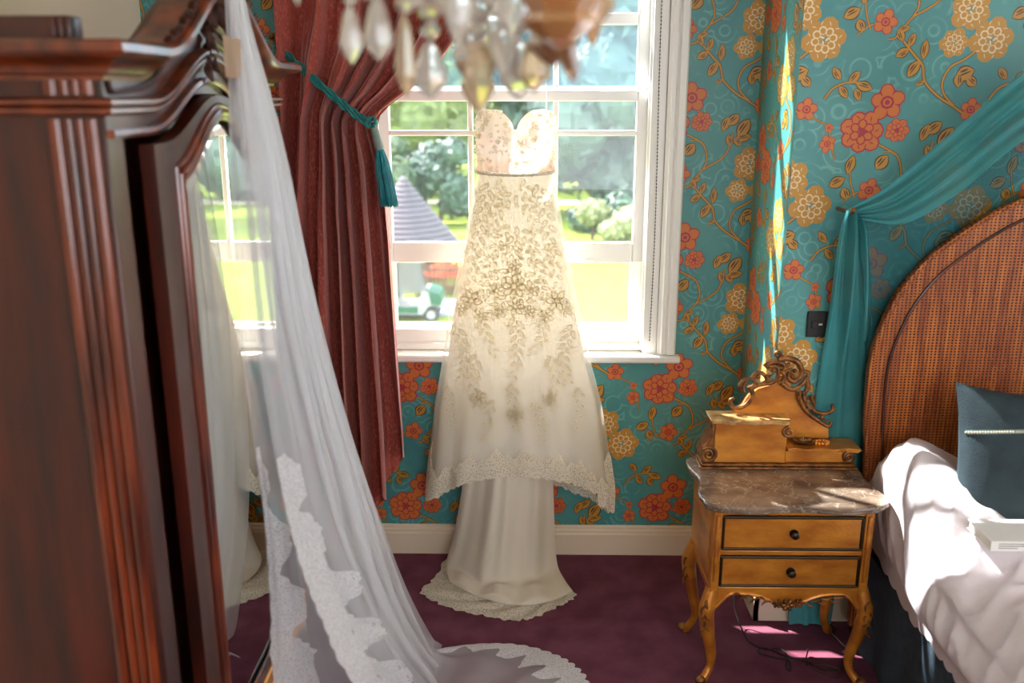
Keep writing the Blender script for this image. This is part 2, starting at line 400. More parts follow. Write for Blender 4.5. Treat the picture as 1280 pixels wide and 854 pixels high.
# ------------------------------------------------------------------ wallpaper print (flat print, one cell repeats every half metre)
CELL = 0.5
A0 = atY(1030, 50, 2.925)
def pc(x, y):
    p = atY(x, y, 2.925); return (p.x - A0.x, p.z - A0.z)
def ell(cx, cy, rx, ry, ang, n=9):
    ca, sa = cos(ang), sin(ang)
    return [(cx + rx * cos(2 * pi * k / n) * ca - ry * sin(2 * pi * k / n) * sa, cy + rx * cos(2 * pi * k / n) * sa + ry * sin(2 * pi * k / n) * ca) for k in range(n)]
def flower(out, x, y, r, kind, rot=0.0):
    r *= 0.00245; cx, cy = pc(x, y)
    line, fill, n = {'A': (4, 1, 6), 'C': (3, 2, 7), 'D': (3, 2, 5)}[kind]
    for k in range(n):
        a = rot + 2 * pi * k / n; g = 1 + 0.12 * sin(k * 2.3 + rot)
        px, py = cx + cos(a) * r * 0.56 * g, cy + sin(a) * r * 0.56 * g
        if kind != 'A': out.append((1, line, ell(px, py, r * 0.47, r * 0.44, a)))
        out.append((2, fill, ell(px, py, r * (0.46 if kind == 'A' else 0.405), r * (0.43 if kind == 'A' else 0.355), a)))
    if kind == 'A':
        for k in range(8):
            a = rot + 2 * pi * k / 8
            out.append((3, 4, ell(cx + cos(a) * r * 0.42, cy + sin(a) * r * 0.42, r * 0.2, r * 0.19, a, 8)))
            out.append((4, 1, ell(cx + cos(a) * r * 0.40, cy + sin(a) * r * 0.40, r * 0.145, r * 0.13, a, 7)))
        for k in range(12):
            a = rot + 2 * pi * k / 12; out.append((5, 4, ell(cx + cos(a) * r * 0.74, cy + sin(a) * r * 0.74, r * 0.11, r * 0.022, a + 0.6 * (-1) ** k, 6)))
        for k in range(3):
            a = rot + 2 * pi * k / 3
            out.append((5, 4, ell(cx + cos(a) * r * 0.14, cy + sin(a) * r * 0.14, r * 0.13, r * 0.05, a + 0.5, 6)))
    elif kind == 'C':
        for k in range(6):
            a = rot + 0.4 + 2 * pi * k / 6
            out.append((3, 3, ell(cx + cos(a) * r * 0.36, cy + sin(a) * r * 0.36, r * 0.25, r * 0.23, a, 8)))
            out.append((4, 2, ell(cx + cos(a) * r * 0.36, cy + sin(a) * r * 0.36, r * 0.19, r * 0.16, a, 7)))
        for k in range(3):
            a = rot + 2 * pi * k / 3
            out.append((5, 3, ell(cx + cos(a) * r * 0.13, cy + sin(a) * r * 0.13, r * 0.17, r * 0.10, a, 6)))
        for k in range(14):
            a = rot + 2 * pi * k / 14; out.append((5, 3, ell(cx + cos(a) * r * 0.70, cy + sin(a) * r * 0.70, r * 0.13, r * 0.03, a + 0.5 * (-1) ** k, 6)))
    else:
        out.append((3, 3, ell(cx, cy, r * 0.40, r * 0.38, 0, 8))); out.append((4, 2, ell(cx, cy, r * 0.27, r * 0.25, 0, 7))); out.append((5, 3, ell(cx, cy, r * 0.15, r * 0.15, 0, 7)))
        for k in range(n):
            a = rot + 2 * pi * (k + 0.5) / n; out.append((4, 3, ell(cx + cos(a) * r * 0.62, cy + sin(a) * r * 0.62, r * 0.20, r * 0.035, a, 6)))
def leaf(out, x, y, l, wd, ang):
    cx, cy = pc(x, y); l *= 0.00245; wd *= 0.00245; ca, sa = cos(ang), sin(ang)
    def lens(L, W, n=5):
        p = [(L * (2 * k / n - 1), W * sin(pi * k / n) ** 0.8) for k in range(n)] + [(L * (1 - 2 * k / n), -W * sin(pi * k / n) ** 0.8) for k in range(n)]
        return [(cx + a * ca - b * sa, cy + a * sa + b * ca) for a, b in p]
    out.append((1, 5, lens(l * 1.08, wd * 1.16))); out.append((2, 1, lens(l, wd * 0.92)))
    out.append((3, 5, lens(l * 0.75, wd * 0.12)))
    ox, oy = -sa * wd * 0.42, ca * wd * 0.42
    out.append((3, 5, [(a + (ox if 1 else 0), b + oy) for a, b in lens(l * 0.5, wd * 0.16)]))
def stem(out, pts, wd=2.2):
    P = catmull([Vector(pc(*p) + (0,)) for p in pts], 5); wd *= 0.00245
    for a, b in zip(P, P[1:]):
        d = (b - a)
        if d.length < 1e-6: continue
        d.normalize(); n = Vector((-d.y, d.x, 0)); e = d * 0.001
        for lay, mi, h in ((0, 5, wd * 0.85), (1.5, 1, wd * 0.5)):
            out.append((lay, mi, [((a - e) + n * h)[:2], ((a - e) - n * h)[:2], ((b + e) - n * h)[:2], ((b + e) + n * h)[:2]]))
PRINT = []
def design(o):
    stem(o, [(1008, 137), (1018, 148), (1034, 158), (1038, 176), (1043, 200)], 1.6)
    stem(o, [(1030, 124), (1042, 110), (1060, 103), (1078, 104)])
    stem(o, [(1092, 178), (1108, 186), (1122, 196), (1126, 218), (1119, 232)])
    stem(o, [(1104, 190), (1113, 190), (1120, 194)], 1.6)
    stem(o, [(1068, 246), (1064, 232), (1062, 215), (1063, 205)], 1.8)
    stem(o, [(1085, 238), (1074, 240), (1064, 244), (1052, 254)], 1.6)
    stem(o, [(1130, 52), (1142, 68), (1153, 82), (1156, 102), (1172, 120), (1190, 132), (1204, 142)], 2.6)
    stem(o, [(1192, 132), (1180, 118), (1178, 102), (1188, 84), (1206, 74), (1222, 62)], 2.4)
    stem(o, [(1119, 232), (1106, 246), (1098, 256), (1090, 258)], 2.0)
    stem(o, [(1119, 232), (1138, 222), (1152, 212), (1160, 198), (1166, 178)], 2.0)
    for x, y, l, wd, a in ((1046, 92, 9, 5, 2.2), (1054, 115, 9, 5, -0.9), (1068, 97, 10, 5.5, 0.9), (1080, 108, 11, 6, -0.3), (1072, 118, 8, 5, -1.2),
            (1102, 203, 11, 8, 0.9), (1063, 206, 12, 6, 1.3), (1046, 228, 11, 7, 0.5), (1056, 242, 8, 6, -1.2), (1108, 246, 8, 4, 0.3),
            (1126, 44, 8, 5, 2.0), (1140, 50, 9, 4.5, 1.2), (1128, 66, 9, 5.5, -2.6), (1156, 62, 12, 5, 1.5), (1142, 86, 12, 6.5, 1.0), (1150, 104, 6, 3, 0.5),
            (1206, 92, 12, 9, 0.4), (1198, 100, 9, 6, -1.5), (1214, 102, 8, 6, -0.7),
            (1156, 166, 11, 6, 1.2), (1168, 160, 11, 7, 0.7), (1182, 172, 15, 9, 1.0), (1180, 186, 13, 6, 0.2), (1160, 190, 9, 5, -1.3), (1172, 192, 8, 5, -0.8)):
        leaf(o, x, y, l, wd, a)
    flower(o, 1030, 50, 27, 'A', 0.2); flower(o, 1003, 12, 25, 'A', 0.7); flower(o, 984, 54, 18, 'A', 0.1)
    flower(o, 1077, 165, 27, 'C', 0.1); flower(o, 1109, 128, 22, 'D', 0.4); flower(o, 1121, 163, 15, 'C', 0.9)
    flower(o, 1008, 137, 14, 'D', 0.2); flower(o, 1034, 180, 11, 'D', 0.7); flower(o, 1036, 160, 6, 'D', 0.2); flower(o, 1086, 238, 15, 'D', 0.0)
design(PRINT)
PRINT = [(lay, mi, poly, (k % 9) * 2.6e-5) for k, (lay, mi, poly) in enumerate(PRINT)]
def clip(poly, x0, x1, y0, y1):
    for ax, lim, sg in ((0, x0, 1), (0, x1, -1), (1, y0, 1), (1, y1, -1)):
        out = []
        for i, p in enumerate(poly):
            q = poly[i - 1]; dp, dq = sg * (p[ax] - lim), sg * (q[ax] - lim)
            if (dp >= 0) != (dq >= 0):
                t = dq / (dq - dp); out.append((q[0] + (p[0] - q[0]) * t, q[1] + (p[1] - q[1]) * t))
            if dp >= 0: out.append(p)
        poly = out
        if len(poly) < 3: return None
    return poly
def papered(mb, rects, fn, normal, ua, va):
    """rects in (u, v); fn(u, v) -> world; print laid 0.25 mm apart over the paper"""
    us = [r[0] for r in rects] + [r[1] for r in rects]; vs_ = [r[2] for r in rects] + [r[3] for r in rects]
    for r in rects:
        mb.face([fn(r[0], r[2]), fn(r[1], r[2]), fn(r[1], r[3]), fn(r[0], r[3])], 0)
    for i in range(math.floor((min(us) - ua) / CELL) - 1, math.ceil((max(us) - ua) / CELL) + 1):
        for j in range(math.floor((min(vs_) - va) / CELL) - 1, math.ceil((max(vs_) - va) / CELL) + 2):
            du, dv = ua + i * CELL, va + j * CELL
            for lay, mi, poly, jit in PRINT:
                P = [(a + du, b + dv) for a, b in poly]
                lo0, hi0 = min(p[0] for p in P), max(p[0] for p in P); lo1, hi1 = min(p[1] for p in P), max(p[1] for p in P)
                for r in rects:
                    if hi0 < r[0] or lo0 > r[1] or hi1 < r[2] or lo1 > r[3]: continue
                    Q = clip(P, *r)
                    if Q: mb.face([fn(a, b) + normal * (0.00025 * (lay + 1) + jit) for a, b in Q], mi)
PM = ['paper', 'p_must', 'p_orange', 'p_red', 'p_cream', 'p_brown']

# ------------------------------------------------------------------ room shell
WY, BY, PX = 3.40, 2.925, 0.826          # window wall, bed wall, return between them
XL, XR, ZC = -1.36, 3.3, 3.05
WX0, WX1, WZ0, WZ1 = -0.60, 0.50, 0.82, 2.84
mb = MB(); mb.grid(lambda u, v: (lerp(XL, XR, u), lerp(-1.6, WY, v), 0), 8, 8); struct(mb.build('floor', 'carpet', smooth=False))
mb = MB(); mb.box(XL, XR, -1.6, WY + 0.2, ZC, ZC + 0.1); struct(mb.build('ceiling', 'cream_wall', smooth=False))
mb = MB(); mb.box(XL - 0.15, XL, -1.6, WY + 0.2, -0.02, ZC); struct(mb.build('wall_left', 'cream_wall', smooth=False))
mb = MB()   # right-hand wall out of view; its tall opening is added for fill light
for a in ((-1.6, -1.0, 0, ZC), (0.9, BY, 0, ZC), (-1.0, 0.9, 0, 0.9), (-1.0, 0.9, 2.75, ZC)): mb.box(XR, XR + 0.12, a[0], a[1], a[2], a[3])
struct(mb.build('wall_right', 'cream_wall', smooth=False))
mb = MB()   # wall behind the camera with an opening invented to let in fill light
for a in ((XL, 0.0, 0, ZC), (1.5, XR, 0, ZC), (0.0, 1.5, 0, 0.95), (0.0, 1.5, 2.75, ZC)): mb.box(a[0], a[1], -1.72, -1.6, a[2], a[3])
struct(mb.build('wall_front', 'cream_wall', smooth=False))
mb = MB(); n = Vector((0, -1, 0))
papered(mb, [(XL, WX0, 0, ZC), (WX1, PX, 0, ZC), (WX0, WX1, 0, WZ0), (WX0, WX1, WZ1, ZC)], lambda u, v: Vector((u, WY, v)), n, A0.x - 0.014, A0.z + 0.012)
for a in ((XL - 0.1, WX0, -0.3, ZC + 0.4), (WX1, 4.5, -0.3, ZC + 0.4), (WX0, WX1, -0.3, WZ0), (WX0, WX1, WZ1, ZC + 0.4)):
    mb.box(a[0], a[1], WY + 0.003, WY + 0.15, a[2], a[3], 6)
struct(mb.build('wall_back', PM + ['plaster'], smooth=False))
mb = MB()
papered(mb, [(BY, WY, 0, ZC)], lambda u, v: Vector((PX, u, v)), Vector((-1, 0, 0)), 2.60, A0.z - 0.13)
struct(mb.build('wall_return', PM, smooth=False))
mb = MB()
papered(mb, [(PX, XR, 0, ZC)], lambda u, v: Vector((u, BY, v)), n, A0.x, A0.z)
mb.box(PX + 0.003, XR, BY + 0.003, WY, 0, ZC, 6)
struct(mb.build('wall_bedside', PM + ['cream_wall'], smooth=False))
SK = [(0, 0), (0.018, 0), (0.018, 0.088), (0.014, 0.094), (0.014, 0.104), (0.009, 0.110), (0.009, 0.118), (0.004, 0.124), (0, 0.124)]
mb = MB(); mb.sweep(SK, [(XL, WY, 0), (PX, WY, 0)], Vector((0, -1, 0))); struct(mb.build('baseboard_back', 'cream', smooth=False))
mb = MB(); mb.sweep(SK, [(PX, BY - 0.018, 0), (PX, WY - 0.018, 0)], Vector((-1, 0, 0))); struct(mb.build('baseboard_return', 'cream', smooth=False))
mb = MB(); mb.sweep(SK, [(PX - 0.018, BY, 0), (XR, BY, 0)], Vector((0, -1, 0))); struct(mb.build('baseboard_bedside', 'cream', smooth=False))

# ------------------------------------------------------------------ window
win = thing('window_1', None, None, (-0.05, WY, WZ0), kind='structure')
mb = MB()
CAS = [(0, 0), (0.010, 0), (0.012, 0.010), (0.022, 0.014), (0.022, 0.026), (0.016, 0.034), (0.026, 0.040), (0.026, 0.062), (0.020, 0.068), (0, 0.068)]
mb.sweep(CAS, [(WX1, WY, 0.845), (WX1, WY, 2.88)], Vector((0, -1, 0)), Vector((1, 0, 0)))
mb.build('casing', 'white', win, smooth=False)
mb = MB(); mb.sweep(CAS, [(WX0, WY, 0.845), (WX0, WY, 2.88)], Vector((0, -1, 0)), Vector((-1, 0, 0))); mb.build('casing', 'white', win, smooth=False)
mb = MB()
for x0, x1 in ((WX0, WX0 + 0.052), (WX1 - 0.055, WX1)):
    mb.box(x0, x1, WY + 0.005, WY + 0.145, 0.82, 2.84)
    mb.box(x0 - 0.0 if x0 < 0 else x0 - 0.008, x1 + (0.008 if x0 < 0 else 0), WY + 0.02, WY + 0.042, 0.85, 2.84)
mb.box(WX0, WX1, WY + 0.03, WY + 0.145, 2.78, 2.84); mb.build('frame', 'white', win, smooth=False, bevel=0.004)
mb = MB(); mb.box(-0.69, 0.585, WY - 0.045, WY + 0.06, 0.815, 0.843); mb.build('sill', 'white', win, bevel=0.008)
mb = MB(); mb.box(-0.55, 0.447, WY + 0.045, WY + 0.12, 0.843, 0.925); mb.box(-0.55, 0.447, WY + 0.035, WY + 0.05, 0.843, 0.875); mb.build('bottom_rail', 'white', win, bevel=0.006)
COL = [(-0.504, -0.217), (-0.197, 0.096), (0.116, 0.400)]
def sash(y0, y1, z0, z1, rows, name, glass, mullions=True):
    """rows: list of (z0, z1) glass openings"""
    f = MB(); f.box(-0.548, -0.504, y0, y1, z0, z1); f.box(0.400, 0.445, y0, y1, z0, z1)
    zs = [z0] + [k for r in rows for k in r] + [z1]
    for a, b in zip(zs[0::2], zs[1::2]): f.box(-0.504, 0.400, y0, y1, a, b)
    if mullions:
        for a, b in rows:
            f.box(-0.217, -0.197, y0 + 0.006, y1 - 0.004, a, b); f.box(0.096, 0.116, y0 + 0.006, y1 - 0.004, a, b)
    o = f.build(name, 'white', win, smooth=False, bevel=0.005)
    ym = (y0 + y1) / 2 + 0.008
    for a, b in rows:
        for c0, c1 in (COL if mullions else [(-0.504, 0.400)]):
            p = MB(); p.face([(c0 - 0.003, ym, a - 0.003), (c1 + 0.003, ym, a - 0.003), (c1 + 0.003, ym, b + 0.003), (c0 - 0.003, ym, b + 0.003)]).build('pane', glass, o, smooth=False)
sash(3.45, 3.488, 1.185, 1.817, [(1.262, 1.655), (1.675, 1.778)], 'raised_sash', 'pane')
sash(3.492, 3.53, 1.80, 2.79, [(1.832, 2.045), (2.085, 2.38), (2.41, 2.74)], 'upper_sash', 'pane_dusty')
sash(3.492, 3.53, 0.90, 1.215, [(0.935, 1.20)], 'lower_sash', 'pane', False)
mb = MB(); mb.box(0.22, 0.25, 3.437, 3.452, 1.185, 1.20); mb.build('sash_lift', 'white', win)

bc = MB()
P = atY(831, 0, 3.385)
for k in range(118):
    bc.blob((P.x - 0.006 + 0.004 * sin(k * 0.05), 3.385, 0.90 + k * 0.0125), 0.0028, 5, 4)
bc.tube([(P.x - 0.006 + 0.004 * sin(k * 0.05), 3.385, 0.90 + k * 0.0125) for k in range(118)], 0.0009, 4)
tag(bc.build('blind_chain', 'black', smooth=True), 'thin beaded blind chain hanging beside the white window casing', 'blind chain')

# ------------------------------------------------------------------ wardrobe
wd = thing('wardrobe', 'tall dark mahogany wardrobe with arched bonnet top and mirrored door', 'wardrobe', (-0.98, 2.04, 0))
YC = 2.04
bump = lambda y, wdt: 0.5 * (1 + cos(pi * clamp(abs(y - YC) / wdt)))
soff = lambda y: 1.736 + 0.093 * bump(y, 0.35)
bead = lambda y: 1.777 + 0.10 * bump(y, 0.35)
crown = lambda y: 1.868 + 0.14 * bump(y, 0.38)
FX = -0.69
mb = MB()
mb.box(-1.30, FX - 0.004, 2.53, 2.552, 0.08, 1.86); mb.box(-1.30, -1.28, 1.53, 2.55, 0.08, 1.86)
mb.box(-1.30, FX, 1.54, 2.55, 1.80, 1.86); mb.box(-1.30, FX - 0.004, 1.54, 2.55, 0.06, 0.26)
mb.box(-0.80, -0.79, 1.55, 2.53, 0.26, 1.80)
mb.build('body', 'mahogany', wd, bevel=0.003)
mb = MB(); mb.box(-1.30, -0.785, 1.538, 1.552, 0.10, 1.86); mb.build('side_panel', 'mahogany', wd, bevel=0.003)
mb = MB()
mb.box(-0.792, FX, 1.534, 1.60, 0.08, 1.86)
mb.build('corner_post', 'mahogany', wd, bevel=0.003)
for k, (x, r) in enumerate(((-0.772, 0.0115), (-0.750, 0.0085), (-0.7315, 0.0085), (-0.712, 0.010))):
    MB().tube([(x, 1.534, 0.16), (x, 1.534, 1.762)], r, 10, flat=0.8).build('reed', 'mahogany_light', wd)
    MB().tube([(x, 1.534, 1.80), (x, 1.534, 1.832)], r, 10, flat=0.8).build('reed', 'mahogany_light', wd)
mb = MB(); mb.box(FX - 0.10, FX, 2.475, 2.553, 0.08, 1.75); mb.build('corner_post', 'mahogany', wd, bevel=0.003)
# arched head: board between soffit and crown, moulded with sweeps that follow the arch
ys = [1.5355 + (2.5515 - 1.5355) * k / 48 for k in range(49)]
mb = MB()
for f0, f1, x in ((soff, crown, FX + 0.0015),):
    A = [Vector((x, y, f0(y))) for y in ys]; B = [Vector((x, y, f1(y))) for y in ys]
    mb.strip(A, B); mb.strip([p - Vector((0.05, 0, 0)) for p in A], A); mb.strip([p - Vector((0.05, 0, 0)) for p in B], [p - Vector((0.05, 0, 0)) for p in A]); mb.strip(B, [p - Vector((0.05, 0, 0)) for p in B])
    for k in (0, -1): mb.face([A[k], B[k], B[k] - Vector((0.05, 0, 0)), A[k] - Vector((0.05, 0, 0))])
mb.build('frieze', 'mahogany', wd, angle=60)
OUT = Vector((1, 0, 0))
BS = [(-0.01, 0.0), (0.014, -0.002), (0.022, 0.003), (0.022, 0.009), (0.016, 0.013), (0.026, 0.017), (0.026, 0.023), (0.016, 0.028), (-0.01, 0.028)]
mitred(BS, [(FX, y, bead(y) - 0.008) for y in ys], OUT, (-1, 1)).build('bead_moulding', 'mahogany_light', wd, angle=35)
mitred(BS, [(-1.31, 1.534, 1.769), (FX, 1.534, 1.769)], Vector((0, -1, 0)), (0, 1), 0).build('bead_moulding', 'mahogany_light', wd, angle=35)
SS = [(-0.01, -0.004), (0.012, -0.006), (0.016, 0.0), (0.014, 0.008), (-0.01, 0.01)]
mb = MB(); mb.sweep(SS, [(FX, y, soff(y)) for y in ys], OUT); mb.build('arch_moulding', 'mahogany_light', wd, angle=35)
CS = [(-0.02, -0.045), (0.008, -0.045), (0.010, -0.038), (0.022, -0.034), (0.030, -0.022), (0.044, -0.014), (0.066, -0.008), (0.072, -0.002), (0.072, 0.010), (0.064, 0.016), (-0.02, 0.018)]
mitred(CS, [(FX, y, crown(y)) for y in ys], OUT, (-1, 1)).build('crown_moulding', 'mahogany_light', wd, angle=35)
mitred(CS, [(-1.31, 1.534, 1.868), (FX, 1.534, 1.868)], Vector((0, -1, 0)), (0, 1), 0).build('crown_moulding', 'mahogany_light', wd, angle=35)
MB().box(-1.30, -0.72, 2.53, 2.555, 1.875, 1.921).build('top_gallery', 'mahogany', wd, bevel=0.003)
mb = MB(); mb.box(-1.30, -0.72, 1.515, 1.535, 1.875, 1.921)
mb.box(-0.745, -0.72, 1.515, 1.56, 1.875, 1.921)
for k in range(3): mb.tube([(-0.745 + k * 0.012, 1.513, 1.878), (-0.745 + k * 0.012, 1.513, 1.919)], 0.006, 8)
mb.build('top_gallery', 'mahogany', wd, bevel=0.003)
# frieze inlay line, both halves
for s in (-1, 1):
    q = lambda dy, dz: (FX + 0.003, YC + s * dy, dz)
    path = catmull([q(.44, 1.806), q(.475, 1.806), q(.485, 1.822), q(.485, 1.843), q(.44, 1.846), q(.39, 1.846), q(.33, 1.852), q(.28, 1.870), q(.235, 1.893), q(.225, 1.884), q(.232, 1.866), q(.26, 1.845), q(.30, 1.826), q(.36, 1.813), q(.44, 1.806)], 5)
    MB().tube(path, 0.0055, 6, cap=False).build('inlay_line', 'dark_wood', wd)
    path = catmull([q(.20, 1.878), q(.13, 1.925), q(.07, 1.945), q(.045, 1.936), q(.06, 1.915), q(.12, 1.900), q(.20, 1.878)], 5)
    MB().tube(path, 0.0055, 6, cap=False).build('inlay_line', 'dark_wood', wd)
# carved crest
def leafy(mb, p, d, l, wdt, curl, nrm=Vector((1, 0, 0)), mi=0):
    """carved lobe: a tapering solid finger that lifts off the surface towards its tip"""
    d = Vector(d).normalized(); sdv = d.cross(nrm).normalized(); p = Vector(p)
    P = [p + d * (l * t) + nrm * (0.004 + curl * t * t) + sdv * (l * 0.18 * sin(pi * t)) for t in [k / 7 for k in range(8)]]
    mb.tube(P, lambda t: wdt * 0.55 * max(sin(pi * min(t * 0.85 + 0.12, 1)), 0.12) ** 0.8, 7, mi, flat=0.8)
cr = MB()
for k in range(17):
    a = lerp(-2.7, 2.7, k / 16)
    leafy(cr, (-0.668, YC + 0.045 * sin(a), crown(YC) + 0.012 * cos(a)), (0.1, sin(a), cos(a)), 0.075 + 0.02 * cos(a * 3), 0.026, 0.018)
for s in (-1, 1):
    for k in range(16):
        y = YC + s * (0.05 + 0.018 * k); t = k / 15
        leafy(cr, (-0.645, y, crown(y) + 0.014), (0.25, s * 0.9, 0.30 + 0.25 * (k % 3)), 0.040 - 0.014 * t, 0.018 - 0.005 * t, 0.010)
        cr.blob((-0.640, y, crown(y) + 0.018), (0.010, 0.010, 0.008), 7, 5)
for k in range(7):
    leafy(cr, (-0.680, YC - 0.012 + 0.014 * (k % 2), 1.985 - 0.020 * k), (0.1, 0.5 if k % 2 else -0.5, -1), 0.042, 0.018, 0.010)
    cr.blob((-0.674, YC - 0.02 + 0.03 * (k % 2), 1.975 - 0.02 * k), 0.010, 7, 5)
cr.blob((-0.660, YC, 2.03), (0.03, 0.035, 0.045), 10, 6)
cr.build('carved_crest', 'carved_wood', wd)
# door with mirror
DY0, DY1 = 1.665, 2.487; DC = (DY0 + DY1) / 2
dtop = lambda y: 1.715 + 0.085 * bump(y, 0.33)
mtop = lambda y: 1.640 + 0.11 * bump(y, 0.27)
MY0, MY1, MZ0 = 1.785, 2.425, 0.40
dy = [DY0 + (DY1 - DY0) * k / 40 for k in range(41)]
my = [MY0 + (MY1 - MY0) * k / 40 for k in range(41)]
mb = MB()
DX0, DX1 = -0.692, -0.664
for x, fl in ((DX1, False), (DX0, True)):
    inn = [Vector((x, MY0, MZ0))] + [Vector((x, y, mtop(y))) for y in my] + [Vector((x, MY1, MZ0))]
    m2 = 43; outp = [Vector((x, DY0, 0.27))] + [Vector((x, y, dtop(y))) for y in dy] + [Vector((x, DY1, 0.27))]
    mb.strip(outp, inn) if not fl else mb.strip(inn, outp)
    mb.face([outp[0], inn[0], inn[-1], outp[-1]])
A = [Vector((DX1, DY0, 0.27))] + [Vector((DX1, y, dtop(y))) for y in dy] + [Vector((DX1, DY1, 0.27)), Vector((DX1, DY0, 0.27))]
mb.strip([p - Vector((DX1 - DX0, 0, 0)) for p in A], A)
door = mb.build('door', 'mahogany', wd, angle=30)
def mpath(ins):
    P = [Vector((DX1, MY0 - ins, MZ0 - ins))] + [Vector((DX1, lerp(MY0 - ins, MY1 + ins, k / 40), mtop(my[k]) + ins)) for k in range(41)] + [Vector((DX1, MY1 + ins, MZ0 - ins)), Vector((DX1, MY0 - ins, MZ0 - ins))]
    return P
mm = MB()
for ins, r, h in ((0.028, 0.006, 0.004), (0.014, 0.010, 0.008), (0.002, 0.006, 0.005)):
    mm.tube([p + Vector((h * 0.3, 0, 0)) for p in mpath(ins)], r, 8, cap=False)
mm.build('mirror_moulding', 'mahogany_light', door)
mb = MB(); XM = -0.668
def mz(u, v, ins): 
    y = lerp(MY0 + ins, MY1 - ins, u); return Vector((0, y, lerp(MZ0 + ins, mtop(lerp(MY0, MY1, u)) - ins, v)))
mb.grid(lambda u, v: mz(u, v, 0.028) + Vector((XM, 0, 0)), 40, 1)
mb.build('mirror', 'mirror', door, smooth=False)
mb = MB()
rim = lambda ins, x: [Vector((x, MY0 + ins, MZ0 + ins))] + [Vector((x, lerp(MY0 + ins, MY1 - ins, k / 40), mtop(my[k]) - ins)) for k in range(41)] + [Vector((x, MY1 - ins, MZ0 + ins)), Vector((x, MY0 + ins, MZ0 + ins))]
mb.strip(rim(0.0, XM - 0.004), rim(0.028, XM)); mb.build('mirror_bevel', 'mirror', door, smooth=False)
mb = MB()
for k, (z, r) in enumerate(((0.375, 0.008), (0.352, 0.011), (0.328, 0.007), (0.305, 0.010), (0.283, 0.007))): mb.tube([(DX1 + 0.002, DY0 + 0.02, z), (DX1 + 0.002, DY1 - 0.02, z)], r, 8)
mb.build('bottom_moulding', 'gold', door)  # mahogany rail; its golden reflection is put into the colour
# plinth, corner carving, feet
mb = MB(); mb.box(-1.31, -0.67, 1.52, 2.565, 0.05, 0.10); mb.box(-1.305, -0.68, 1.528, 2.557, 0.10, 0.115); mb.build('plinth', 'mahogany', wd, bevel=0.006)
for y in (1.56, 2.525):
    mb = MB(); mb.lathe([(0.022, 0), (0.034, 0.012), (0.034, 0.03), (0.024, 0.05), (0.03, 0.06)], (-0.71, y, 0), 14); mb.build('foot', 'dark_wood', wd)
    mb = MB(); mb.lathe([(0.022, 0), (0.034, 0.012), (0.034, 0.03), (0.024, 0.05), (0.03, 0.06)], (-1.26, y, 0), 14); mb.build('foot', 'dark_wood', wd)
mb = MB()
for k in range(7): leafy(mb, (-0.686, 2.515, 0.34 - 0.03 * k), (0.2, 0.5 if k % 2 else -0.5, -0.8), 0.06, 0.018, 0.018)
mb.blob((-0.68, 2.515, 0.33), (0.02, 0.025, 0.03)); mb.build('corner_carving', 'gold_dark', wd)

# ------------------------------------------------------------------ curtain, tieback
def curtain():
    zt, ztie = 2.90, 1.72
    left = [(0.05, -0.90), (0.8, -0.90), (1.4, -0.87), (1.72, -0.83), (2.0, -0.83), (2.42, -0.84)]
    right = [(0.05, -0.445), (0.6, -0.452), (0.95, -0.462), (1.3, -0.475), (1.55, -0.492), (1.66, -0.508), (1.72, -0.512), (1.76, -0.475), (1.82, -0.385), (1.92, -0.275), (2.02, -0.200), (2.12, -0.145), (2.42, -0.04), (2.9, 0.0)]
    def fn(u, v):
        bot = table([(0, 0.10), (0.5, 0.13), (0.70, 0.22), (0.78, 0.29), (0.80, 0.33), (0.9, 0.42), (1.0, 0.52)], u)
        z = lerp(zt, bot, v)
        if u > 0.55: z -= 0.14 * (u - 0.55) * sstep(1.95, 1.75, z) * sstep(1.5, 1.72, z)
        x = lerp(table(left, z), table(right, z), u)
        tie = math.exp(-((z - (1.70 + 0.25 * (1 - u))) / 0.12) ** 2)
        amp = lerp(0.058, 0.014, tie * sstep(0.4, 1, u))
        uw = u + 0.030 * sin(u * 9 + 1) + 0.016 * sin(u * 23 + 0.6 * z) + 0.01 * sin(u * 37 + 2)
        ph = uw * 2 * pi * 6.5 + 0.5 * sin(z * 1.7 + u * 5) + 0.25 * sin(z * 4 + u * 11)
        y = 3.265 - amp * sin(ph) - 0.014 * sin(ph * 2.3 + z) - 0.004 * sin(ph * 4.7 + 2 * z) + 0.03 * sin(z * 3 + 1) * 0.3
        y -= 0.03 * tie
        x += 0.012 * cos(ph) * (1 - tie)
        return Vector((x, min(y, 3.335), z))
    o = MB().grid(fn, 260, 90).build('velvet_curtain', 'velvet', angle=180)
    tag(o, 'rust red velvet curtain drawn back from the window with deep folds', 'curtain')
curtain()
tb = thing('curtain_tieback', 'teal cord tieback with long silky tassel around the red velvet curtain', 'tieback', atY(463, 152, 3.17))
def rope(mb, pts, r, tw=42, n=2):
    P = catmull(pts, 14)
    for k in range(n):
        Q = []
        for i, p in enumerate(P):
            t = (P[min(i + 1, len(P) - 1)] - P[max(i - 1, 0)]).normalized(); a = t.cross(Vector((0, 1, 0))).normalized(); b = t.cross(a)
            ang = i * 0.55 + 2 * pi * k / n; Q.append(p + a * (r * 0.55 * cos(ang)) + b * (r * 0.55 * sin(ang)))
        mb.tube(Q, r * 0.62, 6)
for off in (0, 0.014):
    p0, p1, p2, p3, p4 = atY(343, 52, 3.30), atY(368, 76, 3.21), atY(412, 115, 3.17), atY(445, 142, 3.155), atY(463, 152, 3.15)
    d = Vector((0.004, 0, -off))
    mb = MB(); rope(mb, [p + d for p in (p0, p1, p2, p3, p4)], 0.0085); mb.build('cord', 'teal_cord', tb)
p = atY(464, 153, 3.15)
mb = MB()
